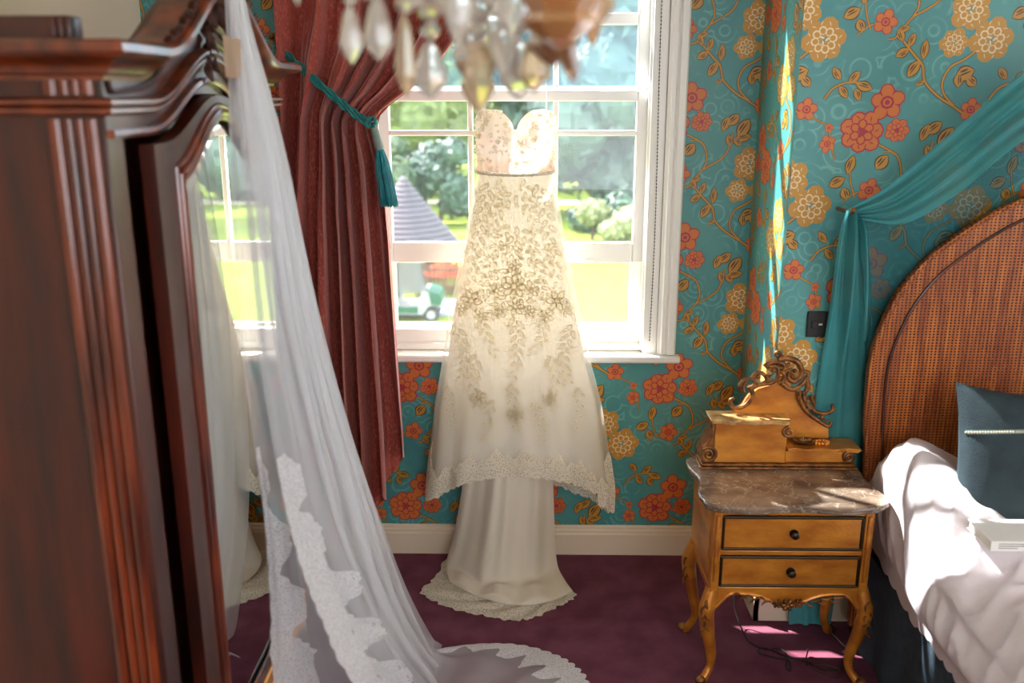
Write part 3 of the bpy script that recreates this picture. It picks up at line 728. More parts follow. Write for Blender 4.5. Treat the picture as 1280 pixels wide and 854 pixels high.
for k in range(3): mb.tube([p + Vector((0.016 * cos(a + k), 0.010 * sin(2 * a + k), 0.014 * sin(a + k * 1.3))) for a in [2 * pi * j / 16 for j in range(17)]], 0.0065, 6)
mb.build('knot', 'teal_cord', tb)
h0, h1, h2 = atY(467, 158, 3.15), atY(475, 188, 3.15), atY(487, 259, 3.15)
mb = MB(); L = [h0.lerp(h1, k / 8) for k in range(9)]; mb.tube(L, [0.010, 0.013, 0.014, 0.014, 0.0145, 0.015, 0.0155, 0.016, 0.013], 12); mb.build('tassel_head', 'grey_cord', tb)
mb = MB()
for k in range(110):
    a = random.random() * 2 * pi; r = math.sqrt(random.random())
    e = h2 + Vector((cos(a) * r * 0.032, sin(a) * r * 0.03, 0.012 * random.random()))
    s0 = h1 + Vector((cos(a) * r * 0.012, sin(a) * r * 0.012, 0.004)); m1 = s0.lerp(e, 0.35) + Vector((cos(a) * r * 0.008, sin(a) * r * 0.008, 0))
    mb.tube(catmull([s0, m1, e], 4), 0.0016, 4)
mb.build('tassel_skirt', 'teal_silk', tb, angle=180)
mb = MB(); hk = atY(343, 52, 3.33); mb.tube([hk + Vector((0, 0.065, 0)), hk + Vector((0, 0.0, 0)), hk + Vector((0, -0.025, 0.012))], 0.006, 8); mb.blob(hk + Vector((0, -0.03, 0.016)), 0.013); mb.build('wall_hook', 'brass', tb)

# ------------------------------------------------------------------ wedding dress
dr = thing('wedding_dress', 'ivory strapless wedding dress with lace applique hanging in front of window', 'wedding dress', (-0.05, 3.22, 0.0))
DCY = 3.235
def dcx(z): return table([(0.0, -0.03), (0.36, -0.022), (0.69, -0.03), (1.0, -0.042), (1.3, -0.042), (1.55, -0.040), (1.8, -0.038)], z)
def dw(z): return table([(0.2, 0.352), (0.36, 0.350), (0.52, 0.328), (0.69, 0.305), (0.85, 0.272), (1.0, 0.244), (1.15, 0.212), (1.3, 0.182), (1.42, 0.157), (1.545, 0.132), (1.62, 0.135), (1.70, 0.138), (1.8, 0.130)], z)
def dd(z): return table([(0.2, 0.115), (0.7, 0.105), (1.1, 0.088), (1.35, 0.076), (1.545, 0.062), (1.65, 0.072), (1.8, 0.058)], z)
def skirtpt(a, z, k=1.0, fold=1.0):
    """a: angle, 0 = right, -pi/2 = towards the room"""
    f = sstep(1.25, 0.45, z) * fold
    m = 1 + f * (0.055 * sin(9 * a + 1.3 * sin(2 * a) + 0.8) + 0.03 * sin(17 * a + 2.1))
    return Vector((dcx(z) + dw(z) * k * (1 + (m - 1) * 0.45) * cos(a), DCY + dd(z) * k * m * sin(a), z))
def hem(a):
    side = abs(cos(a)); frnt = max(0.0, -sin(a))
    z = 0.452 - 0.142 * side ** 2.5 - (0.10 if sin(a) > 0 else 0) * sin(max(a % (2 * pi), 0))
    if cos(a) > 0 and sin(a) > -0.55: z -= 0.045 * cos(a)
    return z
def lining_hem(a): return hem(a) + 0.045 + 0.05 * abs(cos(a)) ** 4
mb = MB(); mb.grid(lambda u, v: skirtpt(-pi / 2 + 2 * pi * u, lerp(1.548, lining_hem(-pi / 2 + 2 * pi * u), v), 0.93), 120, 60, wrap=True); mb.build('lining', 'ivory', dr, angle=180)
mb = MB(); mb.grid(lambda u, v: skirtpt(-pi / 2 + 2 * pi * u, lerp(1.548, hem(-pi / 2 + 2 * pi * u) + 0.03, v), 1.0), 140, 60, wrap=True); mb.build('tulle_overskirt', 'overlay', dr, angle=180)
mb = MB()
def hemlace(u, v):
    a = -pi / 2 + 2 * pi * u; h = hem(a); sc_ = 0.008 * abs(sin(u * 2 * pi * 26)) + 0.002 * sin(u * 2 * pi * 90)
    top = h + 0.085 + 0.016 * sin(u * 2 * pi * 19) + 0.010 * sin(u * 2 * pi * 43) + 0.16 * abs(cos(a)) ** 24
    z = lerp(top, h - sc_, v); p = skirtpt(a, z, 1.012); return p
mb.grid(hemlace, 260, 8, wrap=True); mb.build('lace_hem', 'lace_dress', dr, angle=180)
# bodice, sweetheart neckline
def neck(a):
    x = cos(a)
    if sin(a) < 0:
        return 1.668 + 0.084 * abs(sin(pi * clamp(abs(x) / 1.08))) ** 0.5 + 0.020 * sstep(0.5, 1.0, abs(x))
    return 1.734 - 0.10 * sin(a)
def bodice(u, v):
    a = -pi / 2 + 2 * pi * u; z = lerp(1.545, neck(a), v); p = skirtpt(a, z, 1.0, 0)
    if sin(a) < 0:
        x = cos(a); cup = math.exp(-((abs(x) - 0.5) / 0.30) ** 2) * math.exp(-((z - 1.665) / 0.065) ** 2)
        p.y -= 0.048 * cup; p.y += 0.012 * math.exp(-(x / 0.12) ** 2) * sstep(1.58, 1.68, z)
        p.y -= 0.004 * sin(x * 26) * sstep(1.70, 1.60, z)
    return p
mb = MB(); mb.grid(bodice, 96, 26, wrap=True); mb.build('bodice', 'blush', dr, angle=180)
mb = MB()
for k in range(170):
    u = random.random(); v = random.random() ** 0.8
    a = -pi / 2 + (u - 0.5) * pi * 0.95; p = bodice((a + pi / 2) / (2 * pi) % 1.0, 0.05 + 0.95 * v); r = random.uniform(0.005, 0.012); rot = random.random() * pi
    mb.face([(p.x + r * cos(rot + t), p.y - 0.003 - 0.001 * random.random(), p.z + r * (0.5 + 0.5 * (k % 2)) * sin(rot + t)) for t in [2 * pi * j / 7 for j in range(7)]], 0)
tag(mb.build('bodice_lace', 'lace_dress', dr, smooth=False), kind='stuff')
mb = MB()
ring = [skirtpt(-pi + 2 * pi * k / 64, 1.546 - 0.010 * max(0, -sin(-pi + 2 * pi * k / 64)), 1.03, 0) for k in range(65)]
mb.tube(ring, 0.004, 6, cap=False)
for k in range(0, 128):
    q = along(ring, k / 128); mb.blob(q + Vector((0, 0, 0.003 * sin(k * 2.1))), 0.0035 + 0.002 * (k % 3 == 0), 6, 4)
mb.build('beaded_belt', 'silver', dr)
# applique on the skirt
ap = MB()
def surf(x, z):
    c = clamp((x - dcx(z)) / dw(z), -0.985, 0.985); a = -math.acos(c); return skirtpt(a, z, 1.008) + Vector((0, -0.003, 0))
def ap_poly(pts, mi, off):
    ap.face([surf(x, z) + Vector((0, -off, 0)) for x, z in pts], mi)
def ap_leaf(x, z, l, wdt, a):
    ca, sa = cos(a), sin(a)
    P = [(cos(t), sin(t) * (1 - 0.35 * cos(t))) for t in [2 * pi * k / 10 for k in range(10)]]
    q_ = lambda f: [(x + p * l * f * ca - q * wdt * f * sa, z + p * l * f * sa + q * wdt * f * ca) for p, q in P]
    O, I = q_(1.0), q_(0.74)
    ap_poly(I, 1, 0.0)
    for k in range(10): ap_poly([O[k - 1], O[k], I[k], I[k - 1]], 0, 0.0)
def ap_flower(x, z, r, n=6):
    for k in range(n):
        a = 2 * pi * k / n + r * 50; ap_leaf(x + cos(a) * r * 0.62, z + sin(a) * r * 0.62, r * 0.44, r * 0.30, a)
    ap_leaf(x, z, r * 0.25, r * 0.22, 0)
def ap_spray(x, z, x2, z2, bend, n, l):
    for k in range(n):
        t = (k + 0.5) / n; px_ = lerp(x, x2, t) + bend * sin(pi * t); pz = lerp(z, z2, t)
        a = math.atan2(z2 - z, x2 - x + bend * pi * cos(pi * t)); s_ = 1 if k % 2 else -1; g = l * (1.1 - 0.45 * t)
        ap_leaf(px_ + s_ * g * 0.75 * cos(a + pi / 2), pz + s_ * g * 0.75 * sin(a + pi / 2), g, g * 0.42, a + s_ * 0.7)
        if k % 3 == 1:
            for q in range(2): ap_leaf(px_ - s_ * g * (1.1 + 0.5 * q) * cos(a + pi / 2), pz - s_ * g * 1.1 * sin(a + pi / 2), 0.0048, 0.0048, 0)
c0 = -0.042
for sg in (-1, 1):
    X = lambda d: c0 + sg * d
    ap_spray(X(0.085), 1.50, X(0.115), 1.18, sg * 0.02, 16, 0.021)
    ap_spray(X(0.01), 1.47, X(0.075), 1.32, sg * 0.02, 9, 0.018)
    ap_spray(X(0.015), 1.36, X(0.08), 1.22, sg * 0.015, 9, 0.018)
    ap_spray(X(0.04), 1.52, X(0.05), 1.42, 0, 5, 0.016)
    ap_spray(X(0.02), 1.20, X(0.12), 1.10, sg * 0.02, 9, 0.021)
    ap_spray(X(0.02), 1.29, X(0.10), 1.16, sg * 0.02, 8, 0.018)
    ap_spray(X(0.14), 1.30, X(0.175), 1.08, sg * -0.01, 10, 0.018)
    ap_spray(X(0.03), 1.11, X(0.09), 1.03, sg * 0.01, 7, 0.019)
    ap_flower(X(0.15), 1.10, 0.040); ap_flower(X(0.115), 1.05, 0.028); ap_flower(X(0.185), 1.065, 0.026)
    ap_flower(X(0.06), 1.14, 0.028); ap_flower(X(0.05), 1.065, 0.026)
    ap_spray(X(0.11), 1.03, X(0.055), 0.90, sg * 0.01, 9, 0.017)
    ap_spray(X(0.205), 1.00, X(0.200), 0.79, sg * -0.025, 14, 0.019)
    ap_spray(X(0.13), 0.90, X(0.12), 0.70, sg * 0.02, 12, 0.018); ap_flower(X(0.125), 0.75, 0.030)
    ap_spray(X(0.235), 0.78, X(0.22), 0.62, sg * 0.01, 8, 0.015)
    ap_spray(X(0.07), 0.74, X(0.10), 0.58, sg * 0.01, 8, 0.016)
ap_flower(c0, 1.155, 0.045, 8); ap_flower(c0 + 0.005, 1.085, 0.034, 7); ap_flower(c0, 1.22, 0.030)
ap_spray(c0, 1.32, c0, 1.20, 0.0, 8, 0.022); ap_spray(c0 + 0.005, 1.04, c0 - 0.005, 0.82, 0.012, 14, 0.020)
ap_spray(c0, 0.80, c0 + 0.01, 0.62, -0.012, 12, 0.018); ap_flower(c0 + 0.01, 0.69, 0.030)
ap.build('lace_applique', ['lace_line', 'lace_fill'], dr, smooth=False)
# underskirt and train
KR = [((-0.22, 3.235, 0.60), (-0.06, 3.165, 0.60), (0.10, 3.235, 0.60)),
      ((-0.235, 3.235, 0.40), (-0.065, 3.155, 0.40), (0.105, 3.235, 0.40)),
      ((-0.275, 3.24, 0.16), (-0.08, 3.12, 0.16), (0.115, 3.23, 0.16)),
      ((-0.305, 3.24, 0.05), (-0.08, 3.085, 0.06), (0.125, 3.21, 0.05)),
      ((-0.30, 3.19, 0.022), (-0.06, 3.03, 0.035), (0.15, 3.13, 0.03)),
      ((-0.285, 3.13, 0.018), (-0.04, 2.965, 0.02), (0.178, 3.065, 0.02))]
def train(u, v):
    f = v * (len(KR) - 1); i = min(int(f), len(KR) - 2); t = f - i
    r = []
    for j in range(3):
        P = [Vector(KR[clamp(i + k, 0, len(KR) - 1)][j]) for k in (-1, 0, 1, 2)]
        r.append(0.5 * ((2 * P[1]) + (P[2] - P[0]) * t + (2 * P[0] - 5 * P[1] + 4 * P[2] - P[3]) * t * t + (3 * P[1] - P[0] - 3 * P[2] + P[3]) * t ** 3))
    l, m, q = r; p = l * (2 * (u - 0.5) * (u - 1)) + m * (4 * u * (1 - u)) + q * (2 * u * (u - 0.5))
    e = sin(pi * u) ** 0.5
    p.y -= e * (0.013 * sin(u * 17 + 2.5 * v + 1.2 * sin(u * 7)) + 0.005 * sin(u * 39 + 3 * v)) * sstep(1.0, 0.55, v)
    p.z += e * 0.012 * (1 + sin(u * 20 + v * 6 + 1)) * sstep(0.6, 0.8, v) * sstep(1.0, 0.93, v)
    p.z = max(p.z, 0.014); return p
mb = MB(); mb.grid(train, 110, 80); mb.build('train', 'ivory_train', dr, angle=180)
HP = catmull([atZ(x, y, 0.008) for x, y in ((600, 690), (566, 692), (545, 722), (528, 738), (545, 751), (575, 762), (610, 769), (640, 774), (665, 771), (690, 760), (712, 749), (719, 741))], 14)
IP = [train(lerp(0.04, 1.0, sstep(0.0, 1, k / (len(HP) - 1))), 0.86) for k in range(len(HP))]
mb = MB(); cen = Vector((-0.06, 3.15, 0.006))
def tl(u, v):
    h = along(HP, u); i = along(IP, u); i.z = 0.012
    o_ = (h - cen).normalized() * (0.010 * abs(sin(u * pi * 19)) + 0.003 * sin(u * 200))
    p = i.lerp(h + o_, v); p.z = lerp(0.016, 0.006, v) + 0.004 * sin(u * 40 + v * 5) * v * (1 - v) * 4; return p
mb.grid(tl, 220, 10); mb.build('train_lace', 'lace_dress', dr, angle=180)
mb = MB()
for x in (-0.145, 0.068):
    mb.tube(catmull([(x, DCY - 0.01, 1.72), (x * 0.9 - 0.003, 3.28, 2.0), (x * 0.6 - 0.015, 3.33, 2.30), (-0.04, 3.40, 2.80)], 6), 0.0018, 5)
mb.build('hanging_loop', 'overlay', dr)

# ------------------------------------------------------------------ veil over the wardrobe
ve = thing('bridal_veil', 'sheer white tulle veil with scalloped lace edge draped from the wardrobe crest', 'veil', (-0.5, 2.2, 0))
top = Vector((-0.585, 2.0, 2.03))
Lp = [Vector((-0.60, 1.93, 2.06)), atX(284, 60, -0.60), atX(287, 180, -0.59), atX(291, 300, -0.585), atX(304, 450, -0.58), atX(318, 560, -0.575), atX(330, 650, -0.565), atX(338, 760, -0.555), atX(345, 854, -0.54), Vector((-0.49, 1.88, 0.16)), Vector((-0.43, 1.86, 0.02))]
Lp = catmull(Lp, 8)
Rp = [Vector((-0.60, 2.04, 2.06)), atY(311, 22, 2.08), atY(346, 150, 2.17), atY(373, 280, 2.27), atY(400, 400, 2.36), atY(438, 540, 2.47), atY(472, 640, 2.56), atY(508, 735, 2.66), atZ(540, 796, 0.03), atZ(552, 806, 0.012)]
Rp = catmull(Rp, 8)
def veil_layer(L, Rr, bulge, folds, amp, seed):
    def fn(u, v):
        l, r = along(L, v), along(Rr, v); p = l.lerp(r, u); wv = sin(pi * u) ** 0.6
        sp = (r - l).length
        p.x += (bulge * sin(pi * u) * min(sp * 1.4, 1.0)) + wv * amp * min(sp * 2.5, 1.0) * (sin(u * folds * 2 * pi + seed + v * 2.2 + 1.4 * sin(u * 5 + seed)) + 0.5 * sin(u * folds * 4.6 * pi + 2 * seed))
        p.y += wv * amp * 0.5 * cos(u * folds * 2 * pi + seed)
        p.x = max(p.x, -0.612) if p.z > 0.1 else p.x
        p.z = max(p.z, 0.012); return p
    return fn
front = veil_layer(Lp, Rp, 0.05, 7, 0.016, 0.4)
MB().grid(front, 150, 90).build('veil_layer', 'tulle', ve, angle=180)
L2 = catmull([Vector((-0.60, 1.97, 2.05)), atX(297, 80, -0.575), atX(312, 250, -0.55), atX(322, 430, -0.53), atX(337, 530, -0.51), atX(352, 620, -0.49), atX(376, 710, -0.455), atX(404, 780, -0.41), atX(440, 850, -0.36), Vector((-0.30, 2.2, 0.03))], 8)
R2 = catmull([Vector((-0.60, 2.03, 2.05)), atY(309, 25, 2.09), atY(342, 150, 2.19), atY(368, 280, 2.30), atY(394, 400, 2.40), atY(430, 540, 2.51), atY(462, 640, 2.60), atY(498, 735, 2.68), atZ(530, 796, 0.02), atZ(545, 806, 0.014)], 8)
back = veil_layer(L2, R2, 0.02, 5, 0.012, 2.1)
MB().grid(back, 110, 90).build('veil_layer', 'tulle', ve, angle=180)
def lace_band(fn, t0, t1, wid, lobes, nrm, reps, flip=False):
    def g(u, v):
        t = lerp(t0, t1, v); lob = (0.5 - 0.5 * cos(2 * pi * reps * v)) ** 0.7
        wv = wid(v) * (0.42 + 0.58 * lob + 0.05 * sin(v * reps * 19) + 0.02 * sin(v * reps * 43))
        o_ = 0.012 * abs(sin(pi * reps * 2.7 * v)) * wid(v) * 4
        s_ = lerp(-o_, wv, u); p = fn(max(s_, 0), t)
        if s_ < 0: p = p + (p - fn(0.02, t)).normalized() * (-s_ * (fn(0, t) - fn(1, t)).length)
        return p + nrm
    return g
nv = Vector((0.004, -0.003, 0.001))
MB().grid(lace_band(front, 0.50, 1.0, lambda v: 0.05 + 0.13 * sstep(0, 0.55, v), 0, nv, 6), 10, 260).build('lace_edge', 'lace_veil', ve, angle=180)
MB().grid(lace_band(back, 0.50, 1.0, lambda v: 0.16 + 0.26 * sstep(0, 0.6, v), 0, nv, 5.5), 10, 260).build('lace_edge', 'lace_veil', ve, angle=180)
HV = catmull([atZ(500, 826, 0.01), atZ(545, 813, 0.01), atZ(600, 806, 0.01), atZ(650, 808, 0.01), atZ(690, 819, 0.01), atZ(716, 834, 0.01), atZ(733, 856, 0.01), atZ(735, 900, 0.01), atZ(700, 990, 0.01)], 10)
IB = [Vector((-0.27, 2.66, 0.012)), Vector((-0.34, 2.45, 0.014)), Vector((-0.38, 2.2, 0.014)), Vector((-0.40, 1.95, 0.014))]
def pool(u, v):
    a = along(IB, u); b = along(HV, u); p = a.lerp(b, v)
    p.z = 0.010 + 0.016 * (1 + sin(u * 23 + v * 9)) * sin(pi * v) * 0.5 + 0.01 * (1 + sin(v * 17 - u * 8)) * sin(pi * v) * 0.5; return p
MB().grid(pool, 110, 40).build('veil_train', 'tulle', ve, angle=180)
def poollace(u, v):
    wv = 0.11 + 0.13 * (0.5 - 0.5 * cos(2 * pi * 9 * u)) ** 0.7 + 0.012 * sin(u * 140); e = 0.02 * abs(sin(pi * 22 * u))
    p = pool(u, lerp(1.0 + e, 1.0 - wv, v)); p.z += 0.003; return p
MB().grid(poollace, 260, 10).build('train_lace', 'lace_veil', ve, angle=180)
p0 = atX(280, 45, -0.575); p1 = atX(305, 98, -0.575)
MB().grid(lambda u, v: Vector((-0.578 + 0.004 * sin(u * 9), lerp(p0.y, p1.y, u), lerp(p0.z, p1.z, v))), 6, 6).build('comb_tape', 'tape', ve)

# ------------------------------------------------------------------ nightstand
ns = thing('nightstand', 'gilded carved nightstand with marble top and two drawers beside the bed', 'nightstand', (0.81, 2.72, 0))
NX0, NX1, NY0, NY1, NZ0, NZ1 = 0.568, 1.048, 2.548, 2.878, 0.325, 0.597
mb = MB(); mb.box(NX0, NX1, NY0 + 0.012, NY1, NZ0, NZ1); mb.box(NX0, NX1, NY0, NY0 + 0.012, 0.578, NZ1); mb.box(NX0, NX1, NY0, NY0 + 0.012, 0.446, 0.462); mb.box(NX0, NX1, NY0, NY0 + 0.012, NZ0, 0.338)
mb.build('body', 'gold', ns, bevel=0.003)
for x in (NX0, NX1 - 0.026):
    mb = MB(); mb.box(x, x + 0.026, NY0 - 0.006, NY0 + 0.02, 0.30, NZ1); mb.tube([(x + 0.013, NY0 - 0.006, 0.36), (x + 0.013, NY0 - 0.008, 0.58)], 0.008, 8); mb.build('corner_stile', 'gold', ns, bevel=0.004)
mb = MB(); mb.box(NX0 - 0.004, NX0 + 0.004, NY0 + 0.03, NY1 - 0.02, 0.35, 0.575); mb.build('side_panel', 'gold', ns, bevel=0.003)
for z0, z1 in ((0.465, 0.575), (0.341, 0.443)):
    mb = MB(); mb.box(NX0 + 0.029, NX1 - 0.029, NY0 + 0.001, NY0 + 0.012, z0, z1); d = mb.build('drawer', 'gold', ns, bevel=0.002)
    mb = MB()
    P = [(NX0 + 0.031, NY0, z0 + 0.003), (NX1 - 0.031, NY0, z0 + 0.003), (NX1 - 0.031, NY0, z1 - 0.003), (NX0 + 0.031, NY0, z1 - 0.003)]
    for a, b in zip(P, P[1:] + P[:1]): mb.tube([a, b], 0.0048, 6)
    mb.build('drawer_edge', 'bronze', d)
    mb = MB(); zc = (z0 + z1) / 2
    mb.tube([(0.812, NY0 + 0.002, zc), (0.812, NY0 - 0.004, zc)], 0.014, 14); mb.tube([(0.812, NY0, zc), (0.812, NY0 - 0.012, zc)], 0.006, 10)
    mb.tube([(0.812, NY0 - 0.010, zc), (0.812, NY0 - 0.016, zc), (0.812, NY0 - 0.022, zc), (0.812, NY0 - 0.025, zc)], [0.008, 0.0125, 0.011, 0.005], 14); mb.build('knob', 'bronze', d)
# apron: bracket curve with carved rosette
def apron(u):
    c = abs(u - 0.5) * 2; return 0.325 - 0.010 - 0.045 * (math.exp(-((c - 0.0) / 0.30) ** 2)) - 0.055 * sstep(0.72, 1.0, c)
ax = [lerp(NX0 + 0.005, NX1 - 0.005, k / 40) for k in range(41)]
poly = [(x, apron(k / 40)) for k, x in enumerate(ax)] + [(NX1 - 0.005, 0.335), (NX0 + 0.005, 0.335)]
mb = MB(); mb.prism(poly, lambda a, b, c: (a, c, b), NY0 - 0.002, NY0 + 0.014); mb.tube([(x, NY0 - 0.004, apron(k / 40) + 0.004) for k, x in enumerate(ax)], 0.0055, 6); mb.build('apron', 'gold', ns, angle=30)
mb = MB(); ay = [lerp(NY0, NY1, k / 20) for k in range(21)]
poly = [(y, 0.325 - 0.012 - 0.05 * sstep(0.6, 1, abs(k / 20 - 0.5) * 2)) for k, y in enumerate(ay)] + [(NY1, 0.335), (NY0, 0.335)]
for x in (NX0 - 0.002, NX1 - 0.012): MB().prism(poly, lambda a, b, c: (c, a, b), x, x + 0.014).build('side_apron', 'gold', ns, angle=30)
ro = MB(); rc = Vector((0.808, NY0 - 0.010, 0.283))
for ox, s_ in ((0, 1.0), (-0.032, 0.75), (0.034, 0.75)):
    for k in range(6):
        a = 2 * pi * k / 6; ro.blob(rc + Vector((ox + 0.013 * s_ * cos(a), 0, 0.013 * s_ * sin(a) + (0.006 if ox else 0))), (0.010 * s_, 0.007, 0.007 * s_), 8, 5, rot=a)
    ro.blob(rc + Vector((ox, -0.005, 0.006 if ox else 0)), 0.006 * s_, 8, 5)
for s in (-1, 1):
    for k in range(6):
        leafy(ro, rc + Vector((s * (0.05 + 0.018 * k), 0.004, 0.012 + 0.003 * k)), (s * 0.9, 0, 0.35 if k % 2 else -0.3), 0.034, 0.007, 0.006, Vector((0, -1, 0)))
ro.build('rosette_carving', 'gold_dark', ns)
def cabriole(x, y, sx, sy, z0=0.33):
    P = [(x, y, z0), (x + sx * 0.012, y + sy * 0.010, z0 - 0.05), (x + sx * 0.016, y + sy * 0.012, z0 - 0.09), (x + sx * 0.004, y + sy * 0.004, z0 - 0.17), (x - sx * 0.010, y - sy * 0.006, z0 - 0.24), (x - sx * 0.008, y - sy * 0.004, z0 - 0.285), (x + sx * 0.012, y + sy * 0.010, 0.012), (x + sx * 0.020, y + sy * 0.014, 0.004)]
    m = MB(); m.tube(catmull(P, 5), lambda t: table([(0, 0.022), (0.2, 0.027), (0.45, 0.020), (0.72, 0.0125), (0.88, 0.015), (1, 0.012)], t), 8)
    o = m.build('leg', 'gold', ns, angle=50)
    k = MB(); k.blob((x + sx * 0.024, y + sy * 0.020, 0.0125), (0.019, 0.017, 0.0125), 10, 6); k.build('foot', 'gold_dark', o)
    if sy < 0 or sx < 0:
        k = MB()
        for q in range(6): leafy(k, (x + sx * 0.022, y - 0.026 if sy < 0 else y, z0 - 0.03 - 0.018 * q), (sx * (0.4 if q % 2 else -0.4), 0, -1), 0.036, 0.011, 0.006, Vector((0, -1, 0)))
        k.build('knee_carving', 'gold_dark', o)
cabriole(NX0 + 0.012, NY0 + 0.016, -1, -1); cabriole(NX1 - 0.012, NY0 + 0.016, 1, -1); cabriole(NX0 + 0.006, NY1 - 0.05, -1, 1, 0.345); cabriole(NX1 - 0.012, NY1 - 0.05, 1, 1, 0.345)
# serpentine marble
def mtop_outline(g):
    P = []
    N = 24
    for k in range(N + 1):
        u = k / N; y = 2.518 + 0.012 * (cos(u * 4 * pi) - 1) * 0.7 + (0.022 * sstep(0.06, 0.0, u) + 0.022 * sstep(0.94, 1, u)); P.append((lerp(0.532, 1.084, u), y))
    for k in range(1, N):
        u = k / N; P.append((1.084 + 0.012 * sin(u * 3 * pi) * (1 - u), lerp(2.54, 2.896, u)))
    P += [(1.092, 2.896), (0.548, 2.896)]
    for k in range(1, N):
        u = 1 - k / N; P.append((0.540 - 0.013 * sin(u * 3 * pi) * (1 - 0.4 * u), lerp(2.54, 2.896, u)))
    c = (0.812, 2.712)
    return [(c[0] + (a - c[0]) * (1 - g / 0.27), c[1] + (b - c[1]) * (1 - g / 0.19) if b < 2.9 else b) for a, b in P]
mb = MB(); mb.prism(mtop_outline(0.0), lambda a, b, c: (a, b, c), 0.610, 0.624); mb.prism(mtop_outline(0.008), lambda a, b, c: (a, b, c), 0.597, 0.611)
mb.build('marble_top', 'marble', ns, angle=30, bevel=0.004)
# gallery at the back
mb = MB(); mb.box(0.566, 1.078, 2.79, 2.894, 0.624, 0.632); mb.box(0.572, 1.072, 2.797, 2.894, 0.632, 0.641); mb.build('gallery_base', 'gold_dark', ns, bevel=0.003)
mb = MB(); mb.box(0.612, 0.846, 2.808, 2.895, 0.641, 0.776); mb.build('gallery_box', 'gold', ns, bevel=0.003)
mb = MB(); mb.box(0.846, 1.058, 2.812, 2.895, 0.641, 0.682); mb.build('gallery_box', 'gold', ns, bevel=0.003)
def ledge(x0, x1, z, wob):
    N = 24; P = [(lerp(x0, x1, k / N), 2.792 + 0.006 * sin(k / N * wob)) for k in range(N + 1)] + [(x1, 2.894), (x0, 2.894)]
    mb = MB(); mb.prism(P, lambda a, b, c: (a, b, c), z, z + 0.007); mb.prism([(lerp(a, (x0 + x1) / 2, 0.03), b + 0.006 if b < 2.89 else b) for a, b in P], lambda a, b, c: (a, b, c), z - 0.008, z); return mb
ledge(0.596, 0.852, 0.784, 19).build('upper_ledge', 'gold_pale', ns, angle=30, bevel=0.002)
ledge(0.846, 1.082, 0.690, 17).build('lower_ledge', 'gold', ns, angle=30, bevel=0.002)
def volute(cx, cz, y, r, turns, s, ths):
    return [Vector((cx + s * r * (1 - 0.8 * t) * cos(ths + turns * 2 * pi * t), y, cz + r * (1 - 0.8 * t) * sin(ths + turns * 2 * pi * t))) for t in [k / 36 for k in range(37)]]
mb = MB()
mb.prism([(0.612, 0.641), (0.574, 0.641), (0.570, 0.665), (0.578, 0.690), (0.592, 0.715), (0.600, 0.745), (0.600, 0.776), (0.614, 0.776)], lambda a, b, c: (a, c, b), 2.812, 2.89)
mb.tube(catmull([Vector((0.604, 2.808, 0.774)), Vector((0.602, 2.806, 0.745)), Vector((0.592, 2.805, 0.715)), Vector((0.574, 2.805, 0.695))], 5) + volute(0.594, 0.670, 2.804, 0.029, 1.9, -1, 0.8), lambda t: 0.0075 - 0.003 * t, 8); mb.build('scroll_bracket', 'gold_dark', ns, angle=40)
mb = MB(); mb.prism([(1.056, 0.641), (1.072, 0.641), (1.074, 0.66), (1.066, 0.682), (1.056, 0.682)], lambda a, b, c: (a, c, b), 2.815, 2.89); mb.tube(volute(1.05, 0.662, 2.808, 0.019, 1.7, 1, 0.6), 0.0055, 8); mb.build('scroll_bracket', 'gold_dark', ns, angle=40); MB().tube(volute(0.848, 0.748, 2.806, 0.018, 1.5, 1, 1.6), 0.005, 8).build('scroll_ornament', 'gold_dark', ns)
CY = 2.868
cp = lambda x, y, dy=0.0: (lambda q: Vector((q.x, CY - dy, q.z)))(atY(x, y, CY))
out = [cp(*p) for p in ((918, 512), (928, 506), (936, 494), (948, 486), (962, 482), (974, 470), (984, 470), (990, 486), (1000, 496), (1008, 510), (1020, 522), (1036, 534), (1036, 548), (918, 548))]
mb = MB(); mb.prism([(p.x, p.z) for p in out], lambda a, b, c: (a, c, b), CY, CY + 0.016); mb.build('crest_board', 'gold', ns, bevel=0.002)
cv = MB()
def scroll(pts, r0, r1, dy=0.008):
    cv.tube(catmull([cp(x, y, dy) for x, y in pts], 5), lambda t: lerp(r0, r1, t), 7)
scroll([(936, 482), (940, 492), (935, 502), (926, 508), (916, 508), (912, 500), (917, 497)], 0.009, 0.006)
scroll([(928, 488), (924, 482), (930, 474), (938, 472), (943, 478), (938, 484)], 0.008, 0.005)
scroll([(940, 474), (944, 466), (952, 466), (958, 474), (952, 478)], 0.009, 0.005)
scroll([(936, 486), (948, 480), (962, 478), (970, 472), (972, 460), (964, 456), (960, 462)], 0.008, 0.006)
scroll([(955, 458), (963, 452), (972, 452), (980, 456)], 0.009, 0.010)
scroll([(978, 452), (976, 444), (972, 439), (968, 442), (971, 446)], 0.007, 0.005)
scroll([(972, 448), (984, 447), (996, 452), (1001, 462), (998, 472), (990, 476), (984, 470), (986, 464)], 0.012, 0.007)
scroll([(974, 462), (980, 468), (978, 476), (972, 478)], 0.008, 0.005)
scroll([(976, 478), (988, 486), (998, 482), (1006, 474), (1010, 466), (1004, 464), (1000, 470)], 0.009, 0.006)
scroll([(1006, 470), (1009, 482), (1004, 494), (1010, 506), (1020, 514), (1032, 516), (1040, 511), (1039, 505)], 0.009, 0.006)
scroll([(998, 488), (1000, 502), (1010, 516), (1024, 526), (1034, 532), (1038, 527)], 0.009, 0.006)
scroll([(1012, 494), (1017, 504), (1018, 494)], 0.007, 0.004)
